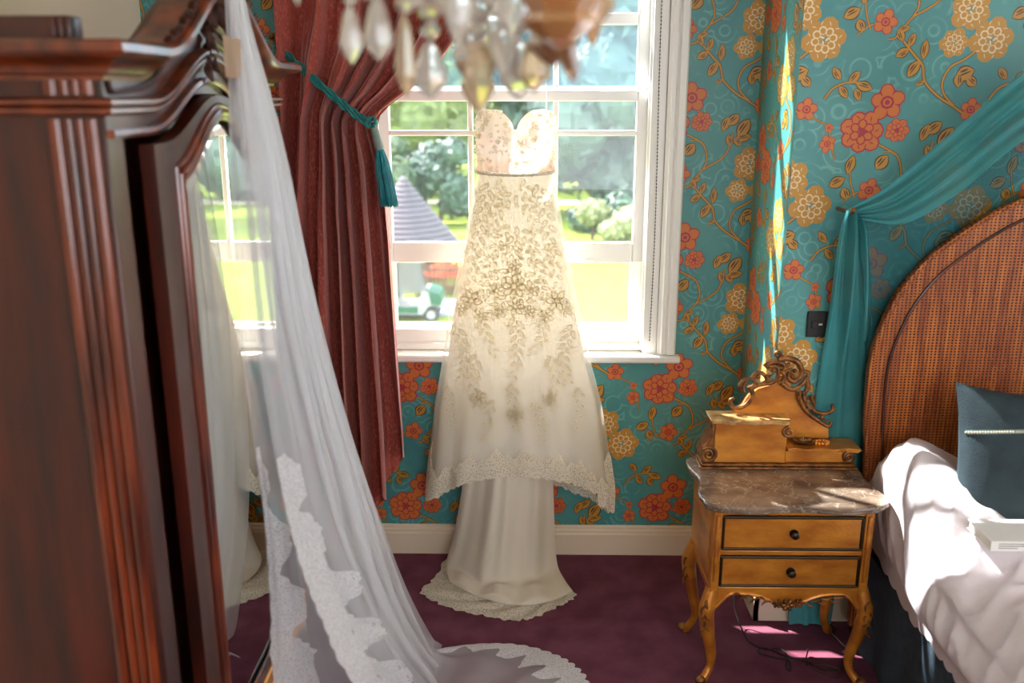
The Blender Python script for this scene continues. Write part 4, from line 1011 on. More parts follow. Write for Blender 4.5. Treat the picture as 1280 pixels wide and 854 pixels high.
for x, y in ((930, 478), (946, 470), (957, 470), (966, 462), (984, 455), (992, 462), (990, 470), (1003, 490), (1008, 500), (1016, 512), (1026, 520)):
    cv.blob(cp(x, y, 0.012), (0.009, 0.007, 0.007), 8, 5, rot=x * 0.7)
    leafy(cv, cp(x, y, 0.008), (sin(x), 0, cos(x * 1.3)), 0.030, 0.009, 0.008, Vector((0, -1, 0)))
cv.build('crest_carving', 'gold_dark', ns, angle=60)

dish = thing('trinket_dish', 'small dark red dish of amber beads on the nightstand ledge', 'dish', (0.91, 2.845, 0.697))
mb = MB(); mb.lathe([(0.012, 0), (0.030, 0.006), (0.034, 0.012), (0.031, 0.012), (0.020, 0.006), (0.0, 0.005)], (0.912, 2.842, 0.697), 18, sx=1.1); mb.build('dish_bowl', 'dish_red' if 'dish_red' in M else 'mahogany', dish)
for k in range(9):
    mb = MB(); a = k * 2.4; r = 0.004 + 0.0022 * k; mb.blob((0.912 + r * cos(a), 2.842 + r * sin(a) * 0.8, 0.708 + 0.003 * (k % 2)), 0.0055, 8, 5); mb.build('bead', 'crystal_amber', dish)
br = MB()
for k in range(12):
    a = 2 * pi * k / 12; br.blob((0.966 + 0.022 * cos(a), 2.835 + 0.014 * sin(a), 0.7035), 0.0065, 8, 5)
M['amber'] = pmat('amber_bead', srgb(226, 132, 36), rough=0.2, coat=0.5)
tag(br.build('bead_bracelet', 'amber'), 'orange bead bracelet lying beside the trinket dish', 'bracelet')

# cables on the floor
def cable(name, pts, r, m, label):
    tag(MB().tube(catmull(pts, 8), r, 6).build(name, m, angle=180), label, 'cable')
cable('power_cable', [Vector((0.735, 2.90, 0.20)), Vector((0.737, 2.885, 0.06)), atZ(932, 796, 0.005), atZ(940, 805, 0.004), atZ(958, 812, 0.004), atZ(975, 811, 0.004), atZ(984, 820, 0.004), atZ(982, 834, 0.004), atZ(988, 838, 0.005), atZ(986, 826, 0.009), atZ(968, 822, 0.004), atZ(948, 816, 0.009), atZ(955, 810, 0.009), atZ(980, 820, 0.010), atZ(1010, 828, 0.004), atZ(1030, 838, 0.004), atZ(1055, 838, 0.004)], 0.0026, 'black', 'black power cable trailing in loops under the nightstand')
cable('charging_lead', [atZ(1062, 836, 0.004), atZ(1040, 834, 0.010), atZ(1015, 822, 0.012), atZ(1010, 828, 0.010), atZ(1025, 842, 0.012), atZ(1048, 848, 0.004), atZ(1050, 838, 0.012), atZ(1030, 830, 0.012), atZ(1008, 832, 0.010), atZ(1010, 812, 0.02)], 0.0022, 'dark_wood', 'thin dark charging lead coiled on carpet near the bed')
cable('lamp_flex', [Vector((1.09, 2.88, 0.30)), atY(1036, 775, 2.86), atZ(1048, 800, 0.02), atZ(1066, 815, 0.006)], 0.0018, 'grey_cord', 'thin grey flex hanging down behind the nightstand leg')

# ------------------------------------------------------------------ bed
bed = thing('bed', 'double bed with arched cane headboard and slate blue valance', 'bed', (1.87, 1.8, 0))
BX0, BX1, BY0 = 1.125, 2.62, 0.80
mb = MB(); mb.box(BX0 + 0.02, BX1 - 0.02, BY0 + 0.02, 2.78, 0.03, 0.34)
def val(u, v):
    y = lerp(BY0, 2.785, u); return Vector((BX0 - 0.008 * (1 + sin(u * 60)) * (1 - v) + 0.004, y, lerp(0.004, 0.345, v)))
mb.grid(val, 160, 4); mb.build('valance', 'slate_cloth', bed, angle=180)
mb = MB(); mb.box(BX0 + 0.01, BX1 - 0.01, BY0, 2.78, 0.345, 0.50); mb.build('mattress', 'linen', bed, bevel=0.03)
arch = [atY(x, y, 2.80) for x, y in ((1083, 600), (1085, 520), (1093, 445), (1120, 378), (1155, 332), (1190, 303), (1235, 273), (1280, 251))]
HX = 1.87
pts = [Vector((1.112, 2.8, 0.05))] + arch + [Vector((1.66, 2.8, 1.555)), Vector((HX, 2.8, 1.575))]
half = catmull(pts, 5); full = [(p.x, p.z) for p in half] + [(2 * HX - p.x, p.z) for p in reversed(half[:-1])]
mb = MB(); mb.prism(full, lambda a, b, c: (a, c, b), 2.805, 2.845); hb = mb.build('headboard', 'cane', bed, angle=30)
inner = lambda d: [Vector((HX + (x - HX) * (1 - d / 0.78), 2.803, z - d * sstep(0.6, 1.5, z))) for x, z in full]
MB().tube([Vector((x, 2.806, z)) for x, z in full], 0.009, 8).build('outer_rim', 'cane', hb)
mb = MB(); mb.tube(inner(0.05), 0.005, 8); mb.build('inner_rim', 'mahogany', hb)
for x in (1.16, 2.58):
    mb = MB(); mb.box(x - 0.03, x + 0.03, 2.80, 2.85, 0, 0.3); mb.build('headboard_leg', 'mahogany', bed)
    mb = MB(); mb.box(x - 0.03, x + 0.03, 0.84, 0.90, 0, 0.05); mb.build('bed_leg', 'mahogany', bed)
# duvet, bunched into a roll against the headboard
def duvet(u, v):
    y = lerp(1.0, 2.78, v)
    edge = table([(1.0, 1.112), (2.78, 1.116)], y)
    s = u * 1.75
    hump = 0.20 * sstep(2.20, 2.55, y) * (1 - 0.5 * sstep(2.66, 2.80, y))
    top_ = 0.575 + hump * (1 - sstep(1.26, 1.46, edge + max(s - 0.26, 0))) + 0.025 * sin(y * 5)
    low = table([(1.0, 0.33), (2.0, 0.33), (2.4, 0.33), (2.6, 0.36), (2.78, 0.40)], y)
    H = top_ - low; r = min(0.13, H * 0.5)
    straight = H - r
    if s < straight: x, z = edge, low + s
    elif s < straight + r * pi / 2:
        a = (s - straight) / r; x, z = edge + r * (1 - cos(a)), top_ - r + r * sin(a)
    else: x, z = edge + r + (s - straight - r * pi / 2), top_
    bulge = (0.03 - 0.02 * sstep(2.3, 2.5, y)) * sin(pi * clamp(s / (straight + 0.05)))
    p = Vector((x - bulge + 0.035 * sstep(0.10, 0.0, s), y, z))
    q = Vector((p.x * 5 + p.y * 3.5, p.y * 7 - p.x * 5, p.z * 6))
    w1 = noise.noise(q) * 0.5 + noise.noise(q * 2.3 + Vector((3, 1, 2))) * 0.3
    rid = 1 - abs(noise.noise(Vector((p.x * 2.2 + p.y * 4, p.y * 14 - p.x * 10 - p.z * 10, p.z * 3))))
    p.z += 0.020 * w1 + 0.018 * (rid ** 3 - 0.4); p.x -= 0.014 * (rid ** 3 - 0.4) * sstep(0.4, 0.1, s) + 0.012 * w1
    if z < 0.52: p.x = min(p.x, BX0 - 0.004 - 0.004 * w1)
    return p
dvm = MB().grid(duvet, 150, 190)
tag(dvm.build('duvet', 'linen', angle=180), 'rumpled white duvet bunched up against the cane headboard', 'duvet')
# cushion
cu = thing('cushion', 'slate blue cushion with beaded stripe propped on the white duvet', 'cushion', (1.50, 2.52, 0.62))
def cushion(u, v, sgn, k=1.0):
    a, b = u * 2 - 1, v * 2 - 1
    prof = (max(0, 1 - abs(a) ** 2.6) * max(0, 1 - abs(b) ** 2.6)) ** 0.55
    sx = 0.235 * a * (1 - 0.10 * (1 - b * b) * abs(a) ** 3); sz = 0.235 * b * (1 - 0.10 * (1 - a * a) * abs(b) ** 3)
    y = -sgn * 0.075 * prof
    tilt = R(-17); rl = R(-4)
    yy, zz = y * cos(tilt) - sz * sin(tilt), y * sin(tilt) + sz * cos(tilt)
    xx, zz = sx * cos(rl) - zz * sin(rl), sx * sin(rl) + zz * cos(rl)
    return Vector((1.465 + xx, 2.50 + yy, 0.755 + zz))
mb = MB(); mb.grid(lambda u, v: cushion(u, v, 1), 36, 36); mb.grid(lambda u, v: cushion(1 - u, v, -1), 36, 36); mb.build('cushion_cover', 'slate_cushion', cu, angle=180)
mb = MB()
S0 = [cushion(0.02 + 0.96 * k / 60, 0.76 - 0.10 * abs(k / 60 - 0.5), 1) + Vector((0, -0.002, 0)) for k in range(61)]
S1 = [cushion(0.02 + 0.96 * k / 60, 0.735 - 0.10 * abs(k / 60 - 0.5), 1) + Vector((0, -0.002, 0)) for k in range(61)]
mb.strip(S0, S1, 0)
for k in range(0, 61, 1):
    mb.blob((S0[k] + S1[k]) / 2 + Vector((0, -0.002, 0)), 0.0035, 6, 4, 1)
mb.build('beaded_stripe', ['grey_cord', 'silver'], cu)
# book lying on the duvet
bk = thing('book', 'white paperback book lying on the duvet beside the cushion', 'book', (1.30, 2.27, 0.63))
bo = atZ(1232, 690, 0.64)
M['page'] = pmat('page_edges', srgb(232, 226, 214), rough=0.8); M['cover'] = pmat('white_cover', srgb(236, 232, 228), rough=0.4); M['inkline'] = pmat('printed_grey', srgb(120, 112, 112), rough=0.6)
bo.x += 0.01; DZ = max(v[2] for v in dvm.v if bo.x - 0.01 < v[0] < bo.x + 0.2 and bo.y - 0.02 < v[1] < bo.y + 0.14) + 0.002 - 0.612
mb = MB(); mb.box(bo.x + 0.004, bo.x + 0.19, bo.y + 0.002, bo.y + 0.126, 0.615 + DZ, 0.637 + DZ); mb.build('pages', 'page', bk)
mb = MB(); mb.box(bo.x, bo.x + 0.194, bo.y, bo.y + 0.13, 0.637 + DZ, 0.640 + DZ); mb.box(bo.x, bo.x + 0.194, bo.y, bo.y + 0.13, 0.612 + DZ, 0.615 + DZ); mb.box(bo.x, bo.x + 0.194, bo.y - 0.003, bo.y, 0.612 + DZ, 0.640 + DZ); mb.build('cover', 'cover', bk, bevel=0.001)
mb = MB()
for k in range(3): mb.box(bo.x + 0.02, bo.x + 0.11 - 0.02 * k, bo.y - 0.0035, bo.y - 0.003, 0.632 + DZ - 0.006 * k, 0.634 + DZ - 0.006 * k)
mb.build('spine_print', 'inkline', bk)

# ------------------------------------------------------------------ teal canopy drape over the headboard
cdp = thing('canopy_drape', 'sheer teal fabric canopy swagged above the cane headboard', 'canopy', (1.0, 2.86, 0))
def ruled(A, B, folds, amp, seed, nrm=Vector((0, -1, 0))):
    A = catmull(A, 8); B = catmull(B, 8)
    def fn(u, v):
        p = along(A, v).lerp(along(B, v), u); e = sin(pi * u) ** 0.5
        return p + nrm * (amp * e * (sin(u * folds * 2 * pi + seed + 1.5 * v) + 0.4 * sin(u * folds * 5 * pi + seed * 2 + 2 * v)) * (0.35 + 0.65 * abs(v * 2 - 1) ** 0.5))
    return fn
hk = atY(1062, 266, 2.80)
sw = ruled([atY(1420, -30, 2.45), atY(1280, 88, 2.55), atY(1190, 165, 2.66), atY(1110, 232, 2.75), atY(1060, 262, 2.80)],
           [atY(1440, 90, 2.45), atY(1280, 176, 2.55), atY(1200, 240, 2.66), atY(1130, 280, 2.75), atY(1072, 274, 2.80)], 3.2, 0.020, 0.5)
MB().grid(sw, 50, 60).build('swag', 'teal_drape', cdp, angle=180)
sw2 = ruled([atY(1440, 60, 2.50), atY(1280, 165, 2.60), atY(1200, 232, 2.70), atY(1130, 276, 2.79), atY(1072, 270, 2.83)],
            [atY(1440, 150, 2.86), atY(1280, 222, 2.87), atY(1190, 305, 2.88), atY(1115, 420, 2.885), atY(1085, 500, 2.885)], 2.0, 0.008, 1.3)
MB().grid(sw2, 40, 60).build('sheer_panel', 'teal_sheer', cdp, angle=180)
tl0 = ruled([atY(1058, 263, 2.80), atY(1048, 300, 2.84), atY(1036, 390, 2.88), atY(1022, 480, 2.910), atY(1012, 560, 2.912), Vector((0.90, 2.908, 0.30)), Vector((0.91, 2.885, 0.14)), Vector((0.925, 2.870, 0.01))],
             [atY(1076, 268, 2.80), atY(1086, 300, 2.83), atY(1090, 390, 2.86), atY(1088, 480, 2.908), atY(1082, 585, 2.912), Vector((1.085, 2.908, 0.30)), Vector((1.08, 2.885, 0.14)), Vector((1.07, 2.870, 0.01))], 2.3, 1.0, 0.2, Vector((0, 0, 0)))
def tail(u, v):
    p = tl0(u, v); e = sin(pi * u) ** 0.5; a_ = lerp(0.026, 0.006, sstep(0.18, 0.42, v))
    p.y -= a_ * e * (sin(u * 2.6 * 2 * pi + 0.2 + 1.2 * v) + 0.4 * sin(u * 31 + 2 * v)); return p
MB().grid(tail, 60, 80).build('tail', 'teal_drape', cdp, angle=180)
mb = MB(); mb.tube([hk + Vector((0.004, 0.12, -0.002)), hk + Vector((0.004, 0.0, 0.0)), hk + Vector((0.004, -0.02, 0.012))], 0.007, 8); mb.build('hook', 'brass', cdp)

# socket plate on the bed wall
skt = thing('light_switch', 'small black switch plate on floral wallpaper beside the teal drape', 'switch', (0.955, BY, 1.08))
mb = MB(); mb.box(0.913, 0.999, BY - 0.009, BY - 0.0015, 1.037, 1.123); mb.build('plate', 'black', skt, bevel=0.003)
for x in (0.937, 0.975):
    mb = MB(); mb.box(x - 0.010, x + 0.010, BY - 0.013, BY - 0.009, 1.068, 1.092); mb.build('rocker', 'black', skt, bevel=0.002)
mb = MB(); mb.box(0.950, 0.962, BY - 0.0105, BY - 0.009, 1.077, 1.083); mb.build('indicator', 'silver', skt)

# ------------------------------------------------------------------ chandelier (hangs close to the camera)
ch = thing('chandelier', 'crystal chandelier with long cut glass drops hanging in front of window', 'chandelier', (-0.02, 1.15, 2.0))
CC = Vector((-0.03, 1.17, 0))
def drop(x, y0, y1, Y, wpx, mat='crystal', n=8, flat=0.55, shape=0):
    a = atY(x, y0, Y); b = atY(x, y1, Y); H = (a - b).length; rw = wpx / F * Y * 0.5 * 1.02
    prof = {0: [(0.10, 0), (0.35, 0.06), (0.55, 0.16), (0.80, 0.40), (1.0, 0.66), (0.92, 0.74), (0.45, 0.90), (0.04, 1.0)],
            1: [(0.10, 0), (0.62, 0.08), (0.95, 0.24), (1.0, 0.36), (0.70, 0.62), (0.36, 0.84), (0.04, 1.0)],
            2: [(0.06, 0), (0.6, 0.15), (1.0, 0.5), (0.6, 0.85), (0.06, 1.0)],
            3: [(0.3, 0), (0.9, 0.12), (1.0, 0.30), (0.75, 0.5), (0.95, 0.62), (0.5, 0.85), (0.04, 1.0)]}[shape]
    m = MB(); m.lathe([(r * rw, -t * H) for r, t in prof], a, n, sy=flat)
    return m.build('crystal_drop' if shape != 2 else 'crystal_bead', mat, ch, smooth=False)
DR = [(437, 8, 80, 1.12, 28, 0), (471, -2, 76, 1.15, 36, 0), (505, 18, 122, 1.17, 26, 0), (537, 52, 124, 1.20, 42, 0),
      (572, -20, 62, 1.10, 40, 1), (597, 52, 142, 1.24, 46, 3), (628, 30, 96, 1.18, 34, 1), (648, 48, 124, 1.22, 44, 0), (668, 44, 116, 1.16, 38, 0),
      (612, 10, 70, 1.28, 36, 1), (586, 40, 100, 1.30, 34, 0), (752, -36, 28, 1.18, 34, 0), (640, -20, 50, 1.08, 40, 1), (555, -50, 20, 1.12, 34, 0), (772, -60, -8, 1.24, 30, 0),
      (520, -60, 10, 1.08, 30, 0), (455, -60, 0, 1.2, 28, 0), (395, -70, -6, 1.16, 28, 0), (368, -60, 6, 1.18, 20, 0)]
for k, (x, y0, y1, Y, wp, shp) in enumerate(DR): drop(x, y0, y1, Y, wp, 'crystal_champagne' if k % 3 == 2 else 'crystal', 8, 0.55, shp)
for x, y, Y, wp in ((470, -6, 1.15, 22), (505, 6, 1.17, 26), (505, -18, 1.17, 24), (537, 38, 1.20, 26), (537, 14, 1.20, 30), (540, -12, 1.20, 26), (597, 40, 1.24, 24), (594, 18, 1.24, 26), (590, -6, 1.24, 24),
                 (628, 18, 1.18, 22), (648, 34, 1.22, 24), (650, 12, 1.22, 24), (668, 30, 1.16, 24), (437, -4, 1.12, 20), (672, 8, 1.16, 24), (575, 66, 1.14, 20), (612, 2, 1.28, 22)):
    drop(x, y - wp * 0.5, y + wp * 0.5, Y, wp, 'crystal', 8, 1.0, 2)
drop(700, -30, 62, 1.05, 92, 'crystal_amber', 6, 0.7, 3); drop(690, 10, 84, 1.10, 60, 'crystal_brown', 6, 0.6, 3); drop(742, -30, 60, 1.10, 34, 'crystal_amber', 6, 0.7, 1)
m = MB(); a, b = atY(694, 20, 1.07), atY(719, 103, 1.07); m.tube([a, a.lerp(b, 0.5), a.lerp(b, 0.8), b], [0.016, 0.014, 0.010, 0.002], 5, flat=0.5); m.build('crystal_spike', 'crystal_brown', ch, smooth=False)
RZ = 2.02
mb = MB(); mb.tube([CC + Vector((0.19 * cos(a), 0.15 * sin(a), RZ)) for a in [2 * pi * k / 40 for k in range(41)]], 0.009, 8, cap=False); mb.build('ring', 'brass', ch)
mb = MB(); mb.lathe([(0.01, 0), (0.035, 0.02), (0.05, 0.06), (0.03, 0.10), (0.018, 0.2), (0.03, 0.26), (0.012, 0.32), (0.012, 0.68)], CC + Vector((0, 0, 2.06)), 16); mb.build('stem', 'brass', ch)
for k in range(6):
    a = 2 * pi * k / 6 + 0.4; d = Vector((cos(a), 0.8 * sin(a), 0))
    mb = MB(); mb.tube(catmull([CC + Vector((0, 0, 2.15)), CC + d * 0.08 + Vector((0, 0, 2.07)), CC + d * 0.17 + Vector((0, 0, 2.03)), CC + d * 0.22 + Vector((0, 0, 2.09))], 5), 0.007, 8); mb.lathe([(0.008, 0), (0.035, 0.012), (0.038, 0.018), (0.012, 0.022), (0.011, 0.10)], CC + d * 0.22 + Vector((0, 0, 2.09)), 12); mb.build('arm', 'brass', ch)
for x, y0, y1, Y, wp, shp in DR:
    p = atY(x, y0, Y); MB().tube([p, Vector((p.x, p.y, max(RZ, p.z + 0.01)))], 0.0008, 4).build('crystal_wire', 'silver', ch)

# ------------------------------------------------------------------ garden seen through the window
G = -4.6
M['lawn'] = pmat('lawn', srgb(122, 136, 54), srgb(98, 118, 46), 0.35, rough=0.95, spec=0.05)
M['drive'] = pmat('tarmac', srgb(112, 118, 126), srgb(92, 98, 108), 2, rough=0.9)
M['gravel'] = pmat('pale_path', srgb(206, 196, 176), rough=0.95)
M['leaf_light'] = pmat('light_leaf', srgb(122, 136, 80), srgb(86, 104, 62), 1.5, rough=0.6)
M['leaf_mid'] = pmat('mid_leaf', srgb(80, 100, 74), srgb(54, 76, 60), 1.2, rough=0.6)
M['leaf_dark'] = pmat('dark_leaf', srgb(66, 94, 78), srgb(44, 70, 62), 0.8, rough=0.6)
M['leaf_box'] = pmat('box_leaf', srgb(134, 142, 98), srgb(104, 116, 74), 2.0, rough=0.6)
M['bark'] = pmat('bark', srgb(78, 64, 52), rough=0.9)
M['shingle'] = pmat('weathered_shingle', srgb(86, 82, 90), srgb(62, 60, 68), 6, stretch=(4, 4, 1), rough=0.9)
M['fence_wood'] = pmat('fence_wood', srgb(112, 86, 66), srgb(86, 64, 50), 3, rough=0.9)
M['cart_white'] = pmat('cart_white', srgb(140, 142, 142), rough=0.4); M['cart_green'] = pmat('cart_green', srgb(20, 74, 58), rough=0.4); M['rubber'] = pmat('tyre_rubber', srgb(44, 44, 46), rough=0.8)
M['cart_plastic'] = clothmat('cart_clear_cover', srgb(120, 126, 132), 0.4, 0.7); M['seat_dark'] = pmat('seat_dark', srgb(62, 58, 58), rough=0.7)
M['parasol_red'] = clothmat('orange_red_canvas', srgb(176, 70, 48), 0.3)
mb = MB(); mb.grid(lambda u, v: (lerp(-70, 70, u), lerp(3.7, 130, v), G), 10, 10); tag(struct(mb.build('ground_lawn', 'lawn', smooth=False)))
mb = MB(); mb.box(-40, -1.55, 26.7, 29.3, G, G + 0.02); struct(mb.build('ground_drive', 'drive', smooth=False))
mb = MB(); mb.box(-40, 30, 56, 58, G, G + 0.02); struct(mb.build('ground_path', 'gravel', smooth=False))
def foliage(mb, blobs, n, size, seed, droop=0.0):
    rnd = random.Random(seed); tot = sum(b[1][0] * b[1][2] for b in blobs)
    for c, r in blobs:
        for _ in range(int(n * r[0] * r[2] / tot)):
            z = rnd.uniform(-1, 1); a = rnd.uniform(0, 2 * pi); q = math.sqrt(1 - z * z); k = rnd.uniform(0.72, 1.05)
            p = Vector(c) + Vector((r[0] * q * cos(a) * k, r[1] * q * sin(a) * k, r[2] * z * k))
            nrm = Vector((q * cos(a) + rnd.uniform(-.7, .7), q * sin(a) + rnd.uniform(-.7, .7), z + rnd.uniform(-.5, .9))).normalized()
            t = nrm.cross(Vector((rnd.uniform(-1, 1), rnd.uniform(-1, 1), rnd.uniform(-1, 1)))).normalized(); b = nrm.cross(t); s_ = size * rnd.uniform(0.6, 1.3)
            mb.face([p - t * s_, p - b * s_ * 0.45 - t * s_ * 0.1, p + t * s_ - Vector((0, 0, droop * s_)), p + b * s_ * 0.45])
def tree(name, label, x, y, h, blobs, mat, n, size, seed, trunk=0.25, cat='tree', droop=0.0):
    t = thing(name, label, cat, (x, y, G))
    B = [(Vector((x + b[0], y + b[1], G + b[2])), b[3]) for b in blobs]
    m = MB(); foliage(m, B, n, size, seed, droop)
    for c, r in B: m.blob(c, (r[0] * 0.8, r[1] * 0.8, r[2] * 0.8), 12, 8)
    m.build('crown', mat, t, smooth=False)
    m = MB(); m.tube([(x, y, G), (x + 0.1, y, G + h * 0.35), (x - 0.05, y, G + h * 0.6)], [trunk, trunk * 0.8, trunk * 0.4], 8); m.build('trunk', 'bark', t)
def rb(seed, n, wx, wy, z0, z1, r0, r1):
    rnd = random.Random(seed); o = []
    for k in range(n):
        t = k / max(n - 1, 1); f = 1 - 0.45 * t; r = lerp(r1, r0, rnd.random() * 0.5 + 0.5 * (1 - t))
        o.append((rnd.uniform(-wx, wx) * f, rnd.uniform(-wy, wy) * f, lerp(z0, z1, t), (r, r, r * 0.85)))
    return o
tree('evergreen_tree', 'tall dark blue-green evergreen tree behind the clipped round bush', 5.2, 51, 15, rb(1, 26, 3.6, 2, 1.6, 15, 3.0, 2.3), 'leaf_dark', 5200, 0.42, 1, 0.4, droop=0.6)
tree('evergreen_tree', 'dark evergreen tree at the right edge of the window view', 13.5, 60, 17, rb(2, 20, 3.8, 2, 2.0, 17, 3.0, 2.0), 'leaf_dark', 3400, 0.45, 2, 0.4, droop=0.6)
tree('evergreen_tree', 'dark evergreen tree hidden mostly behind the hanging dress', -0.6, 66, 16, rb(3, 22, 3.0, 2, 1.6, 16, 3.2, 2.4), 'leaf_dark', 3400, 0.45, 3, 0.4, droop=0.6)
tree('leafy_tree', 'pale sunlit leafy tree above the shingled pavilion roof', -6.4, 55, 15, rb(4, 22, 3.4, 2, 3.4, 15, 2.8, 2.0), 'leaf_light', 4200, 0.36, 4, 0.3)
tree('leafy_tree', 'mid green leafy tree at the far left behind the curtain', -15, 62, 15, rb(5, 18, 4.0, 2, 3.0, 14, 2.8, 1.8), 'leaf_mid', 2600, 0.42, 5, 0.3)
for k, x in enumerate((-28, -14, 0, 14, 28)):
    tree('woodland_tree', 'tall dark tree in the far woodland behind the garden', x, 86, 22, rb(20 + k, 16, 1.9, 1.5, 3.0, 21, 4.9, 4.2), 'leaf_dark' if k % 2 else 'leaf_mid', 1500, 0.8, 20 + k, 0.5)
    bpy.data.objects[[o.name for o in C.objects if o.name.startswith('woodland_tree')][-1]]['group'] = 'far woodland trees'
tree('garden_shrub', 'dark blue-green shrub on the far lawn beyond the pavilion', -4.4, 47, 4, rb(6, 8, 1.7, 1.0, 1.2, 3.6, 1.2, 0.8), 'leaf_dark', 1500, 0.26, 6, 0.12, 'shrub')
tree('garden_shrub', 'mid green spreading shrub behind the pavilion roof', -7.4, 45, 5, rb(7, 9, 1.9, 1.0, 1.2, 4.4, 1.3, 0.9), 'leaf_mid', 1700, 0.26, 7, 0.12, 'shrub')
tree('shrub_bank', 'low dark shrub bank at the foot of the tall evergreen', 6.2, 44.4, 2.6, [(-3.0, 0, 0.7, (1.3, 0.8, 0.9)), (-1.2, 0.2, 1.0, (1.4, 0.8, 1.2)), (0.8, 0, 1.2, (1.5, 0.8, 1.4)), (2.8, 0.2, 1.0, (1.4, 0.8, 1.2))], 'leaf_dark', 2200, 0.2, 31, 0.08, 'shrub')
tree('clipped_bush', 'small round clipped topiary bush beside the sprawling pale bush', 3.0, 42, 2.2, [(0, 0, 1.25, (0.78, 0.78, 0.62))], 'leaf_box', 900, 0.13, 8, 0.1, 'bush')
tree('clipped_bush', 'sprawling pale green mounded bush at the lawn edge', 4.35, 41, 2.0, [(-0.5, 0, 0.55, (0.7, 0.7, 0.6)), (0.25, 0.1, 0.85, (0.9, 0.8, 0.85)), (1.0, 0, 0.9, (0.9, 0.8, 1.0))], 'leaf_box', 1900, 0.13, 9, 0.08, 'bush')
tree('garden_shrub', 'bright yellow-green shrub beside the pavilion eaves', -1.45, 31.9, 2.4, [(0, 0, 0.8, (0.55, 0.5, 0.7)), (0.1, 0, 1.6, (0.45, 0.4, 0.55))], 'leaf_light', 800, 0.12, 10, 0.06, 'shrub')
# shingled pavilion
ap0 = atY(497, 222, 32); pv = thing('garden_pavilion', 'round garden pavilion with conical grey shingled roof', 'pavilion', (ap0.x, 33.5, G))
PCX, PCY = ap0.x, 33.5
rb_ = (atY(575, 303, 33.5).x - PCX) * 1.02; zb = atY(575, 303, 33.5).z - 0.15; za = atY(497, 220, 33.5).z
for k in range(15):
    t0, t1 = k / 15, (k + 1) / 15; conc = lambda t: t ** 1.06
    r0, r1 = rb_ * conc(t0), rb_ * conc(t1) + 0.07; z0, z1 = lerp(za, zb, t0), lerp(za, zb, t1)
    mb = MB(); mb.lathe([(max(r1 - 0.06, 0.03), z1 - 0.06), (max(r1, 0.05), z1 + 0.03), (max(r0, 0.02), z0 + 0.02)], (PCX, PCY, 0), 40); mb.build('shingle_course', 'shingle', pv, angle=20)
mb = MB(); mb.lathe([(rb_ * 0.82, G), (rb_ * 0.82, zb + 0.05)], (PCX, PCY, 0), 32); mb.build('wall', 'fence_wood', pv)
for k in range(8):
    a = 2 * pi * k / 8; MB().tube([(PCX + rb_ * 0.92 * cos(a), PCY + rb_ * 0.92 * sin(a), G), (PCX + rb_ * 0.92 * cos(a), PCY + rb_ * 0.92 * sin(a), zb)], 0.06, 8).build('post', 'fence_wood', pv)
# picket fence
fe = thing('picket_fence', 'brown wooden picket fence behind the golf cart', 'fence', (-4.5, 29.6, G))
fz = atY(555, 330, 29.6).z
for k in range(46):
    x = -7.6 + k * 0.13; mb = MB(); mb.prism([(x, G + 0.05), (x + 0.075, G + 0.05), (x + 0.075, fz - 0.05), (x + 0.0375, fz), (x, fz - 0.05)], lambda a, b, c: (a, c, b), 29.58, 29.61); mb.build('picket', 'fence_wood', fe, smooth=False)
for z in (G + 0.25, fz - 0.25):
    MB().box(-7.6, -1.6, 29.61, 29.66, z, z + 0.09).build('rail', 'fence_wood', fe)
for x in (-7.6, -5.6, -3.6, -1.66):
    MB().box(x, x + 0.13, 29.6, 29.74, G, fz + 0.12).build('post', 'fence_wood', fe)
# orange parasol
pp = atY(556, 338, 30.6); pa = thing('garden_parasol', 'orange red parasol behind the picket fence', 'parasol', (pp.x, 30.6, G))
mb = MB(); N = 8
mb.lathe([(0.85, -0.10), (0.45, 0.16), (0.03, 0.40)], (pp.x, 30.6, pp.z), 8); mb.build('canopy', 'parasol_red', pa, smooth=False)
MB().tube([(pp.x, 30.6, G), (pp.x, 30.6, pp.z + 0.42)], 0.03, 8).build('pole', 'fence_wood', pa)
# golf cart, facing right
gy = 26.0; g0 = atY(540, 402, gy); GX = g0.x
gc = thing('golf_cart', 'white and green golf cart with clear cover parked beside the picket fence', 'golf cart', (GX - 0.8, gy, G))
wr = 0.22
for wx in (GX - 0.02, GX - 1.65):
    for wy in (gy, gy + 1.0):
        m = MB(); m.tube([(wx, wy, G + wr), (wx, wy + 0.05, G + wr), (wx, wy + 0.15, G + wr), (wx, wy + 0.2, G + wr)], [wr * 0.9, wr, wr, wr * 0.9], 18); o = m.build('wheel', 'rubber', gc)
        MB().tube([(wx, wy - 0.015, G + wr), (wx, wy + 0.01, G + wr)], wr * 0.58, 16).build('hub', 'cart_white', o)
prof = [(-2.0, 0.25), (-0.28, 0.22), (-0.10, 0.46), (0.12, 0.52), (0.26, 0.42), (0.30, 0.60), (0.22, 0.80), (-0.12, 0.92), (-0.30, 0.86), (-0.38, 0.46), (-0.95, 0.44), (-1.0, 0.72), (-2.0, 0.70)]
MB().prism([(GX + a, G + b) for a, b in prof], lambda a, b, c: (a, c, b), gy + 0.02, gy + 1.18).build('body', 'cart_white', gc, smooth=False)
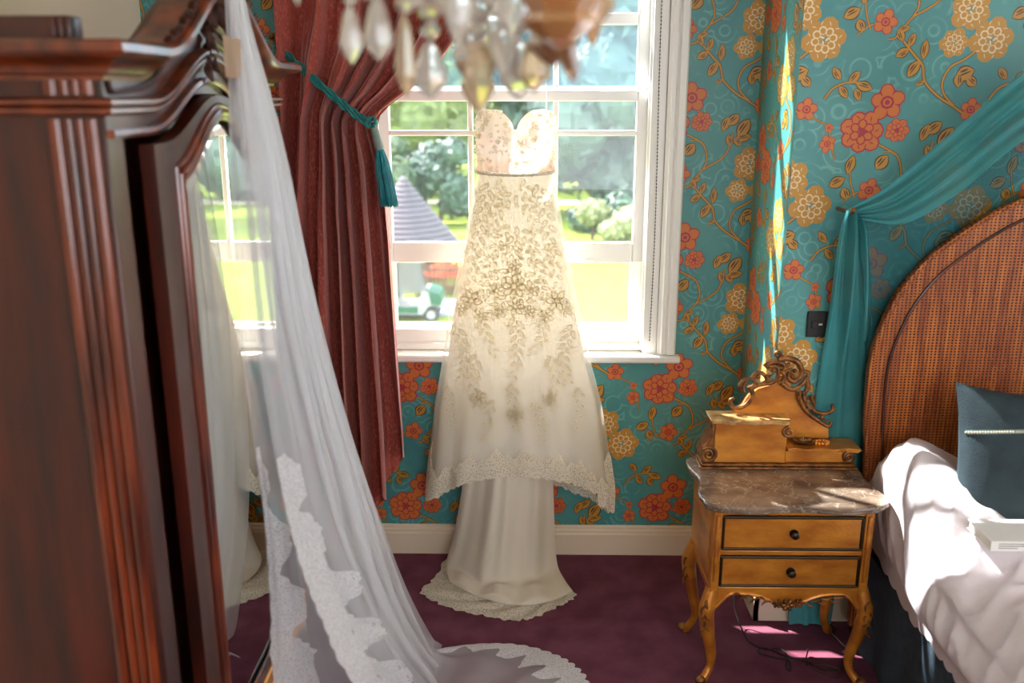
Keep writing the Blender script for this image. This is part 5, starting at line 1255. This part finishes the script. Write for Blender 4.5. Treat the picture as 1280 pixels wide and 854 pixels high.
MB().prism([(GX + a, G + b) for a, b in ((-0.02, 0.52), (0.27, 0.50), (0.31, 0.62), (0.23, 0.83), (-0.10, 0.93))], lambda a, b, c: (a, c, b), gy + 0.01, gy + 1.19).build('bonnet', 'cart_green', gc, smooth=False)
MB().box(GX - 1.0, GX - 0.4, gy + 0.005, gy + 0.02, G + 0.26, G + 0.46).build('side_skirt', 'cart_green', gc)
mb = MB(); mb.box(GX - 1.55, GX - 0.95, gy + 0.1, gy + 1.1, G + 0.72, G + 0.86); mb.box(GX - 1.62, GX - 1.5, gy + 0.1, gy + 1.1, G + 0.86, G + 1.30); mb.build('seat', 'seat_dark', gc, bevel=0.04)
rz = atY(500, 326, gy).z
mb = MB(); mb.box(GX - 1.9, GX - 0.15, gy, gy + 1.2, rz - 0.07, rz); mb.build('roof', 'cart_white', gc, bevel=0.03)
for a, b in (((-0.12, 0.9), (-0.28, 0)), ((-1.75, 0.7), (-1.75, 0)), ((-0.98, 0.72), (-0.95, 0))):
    for wy in (gy + 0.04, gy + 1.16):
        MB().tube([(GX + a[0], wy, G + a[1]), (GX + b[0], wy, rz - 0.04)], 0.022, 8).build('roof_post', 'rubber', gc)
for k in range(2):
    bx = GX - 1.78 + 0.0 * k; by = gy + 0.3 + 0.5 * k; mb = MB(); mb.tube([(bx, by, G + 0.72), (bx - 0.05, by, G + 1.35)], 0.14, 10); mb.build('golf_bag', 'cart_green' if k else 'parasol_red', gc)
mb = MB(); mb.face([(GX - 0.95, gy + 0.02, G + 0.80), (GX - 0.14, gy + 0.02, G + 0.92), (GX - 0.28, gy + 0.02, rz - 0.07), (GX - 0.95, gy + 0.02, rz - 0.07)]); mb.build('clear_cover', 'cart_plastic', gc)
mb = MB(); mb.tube([(GX - 0.45, gy + 0.35, G + 0.62), (GX - 0.62, gy + 0.35, G + 0.98)], 0.02, 8); mb.tube([Vector((GX - 0.62, gy + 0.35, G + 0.98)) + Vector((0.07 * cos(a), 0.16 * sin(a), 0.12 * cos(a))) for a in [2 * pi * k / 16 for k in range(17)]], 0.018, 6, cap=False); mb.build('steering_wheel', 'rubber', gc)
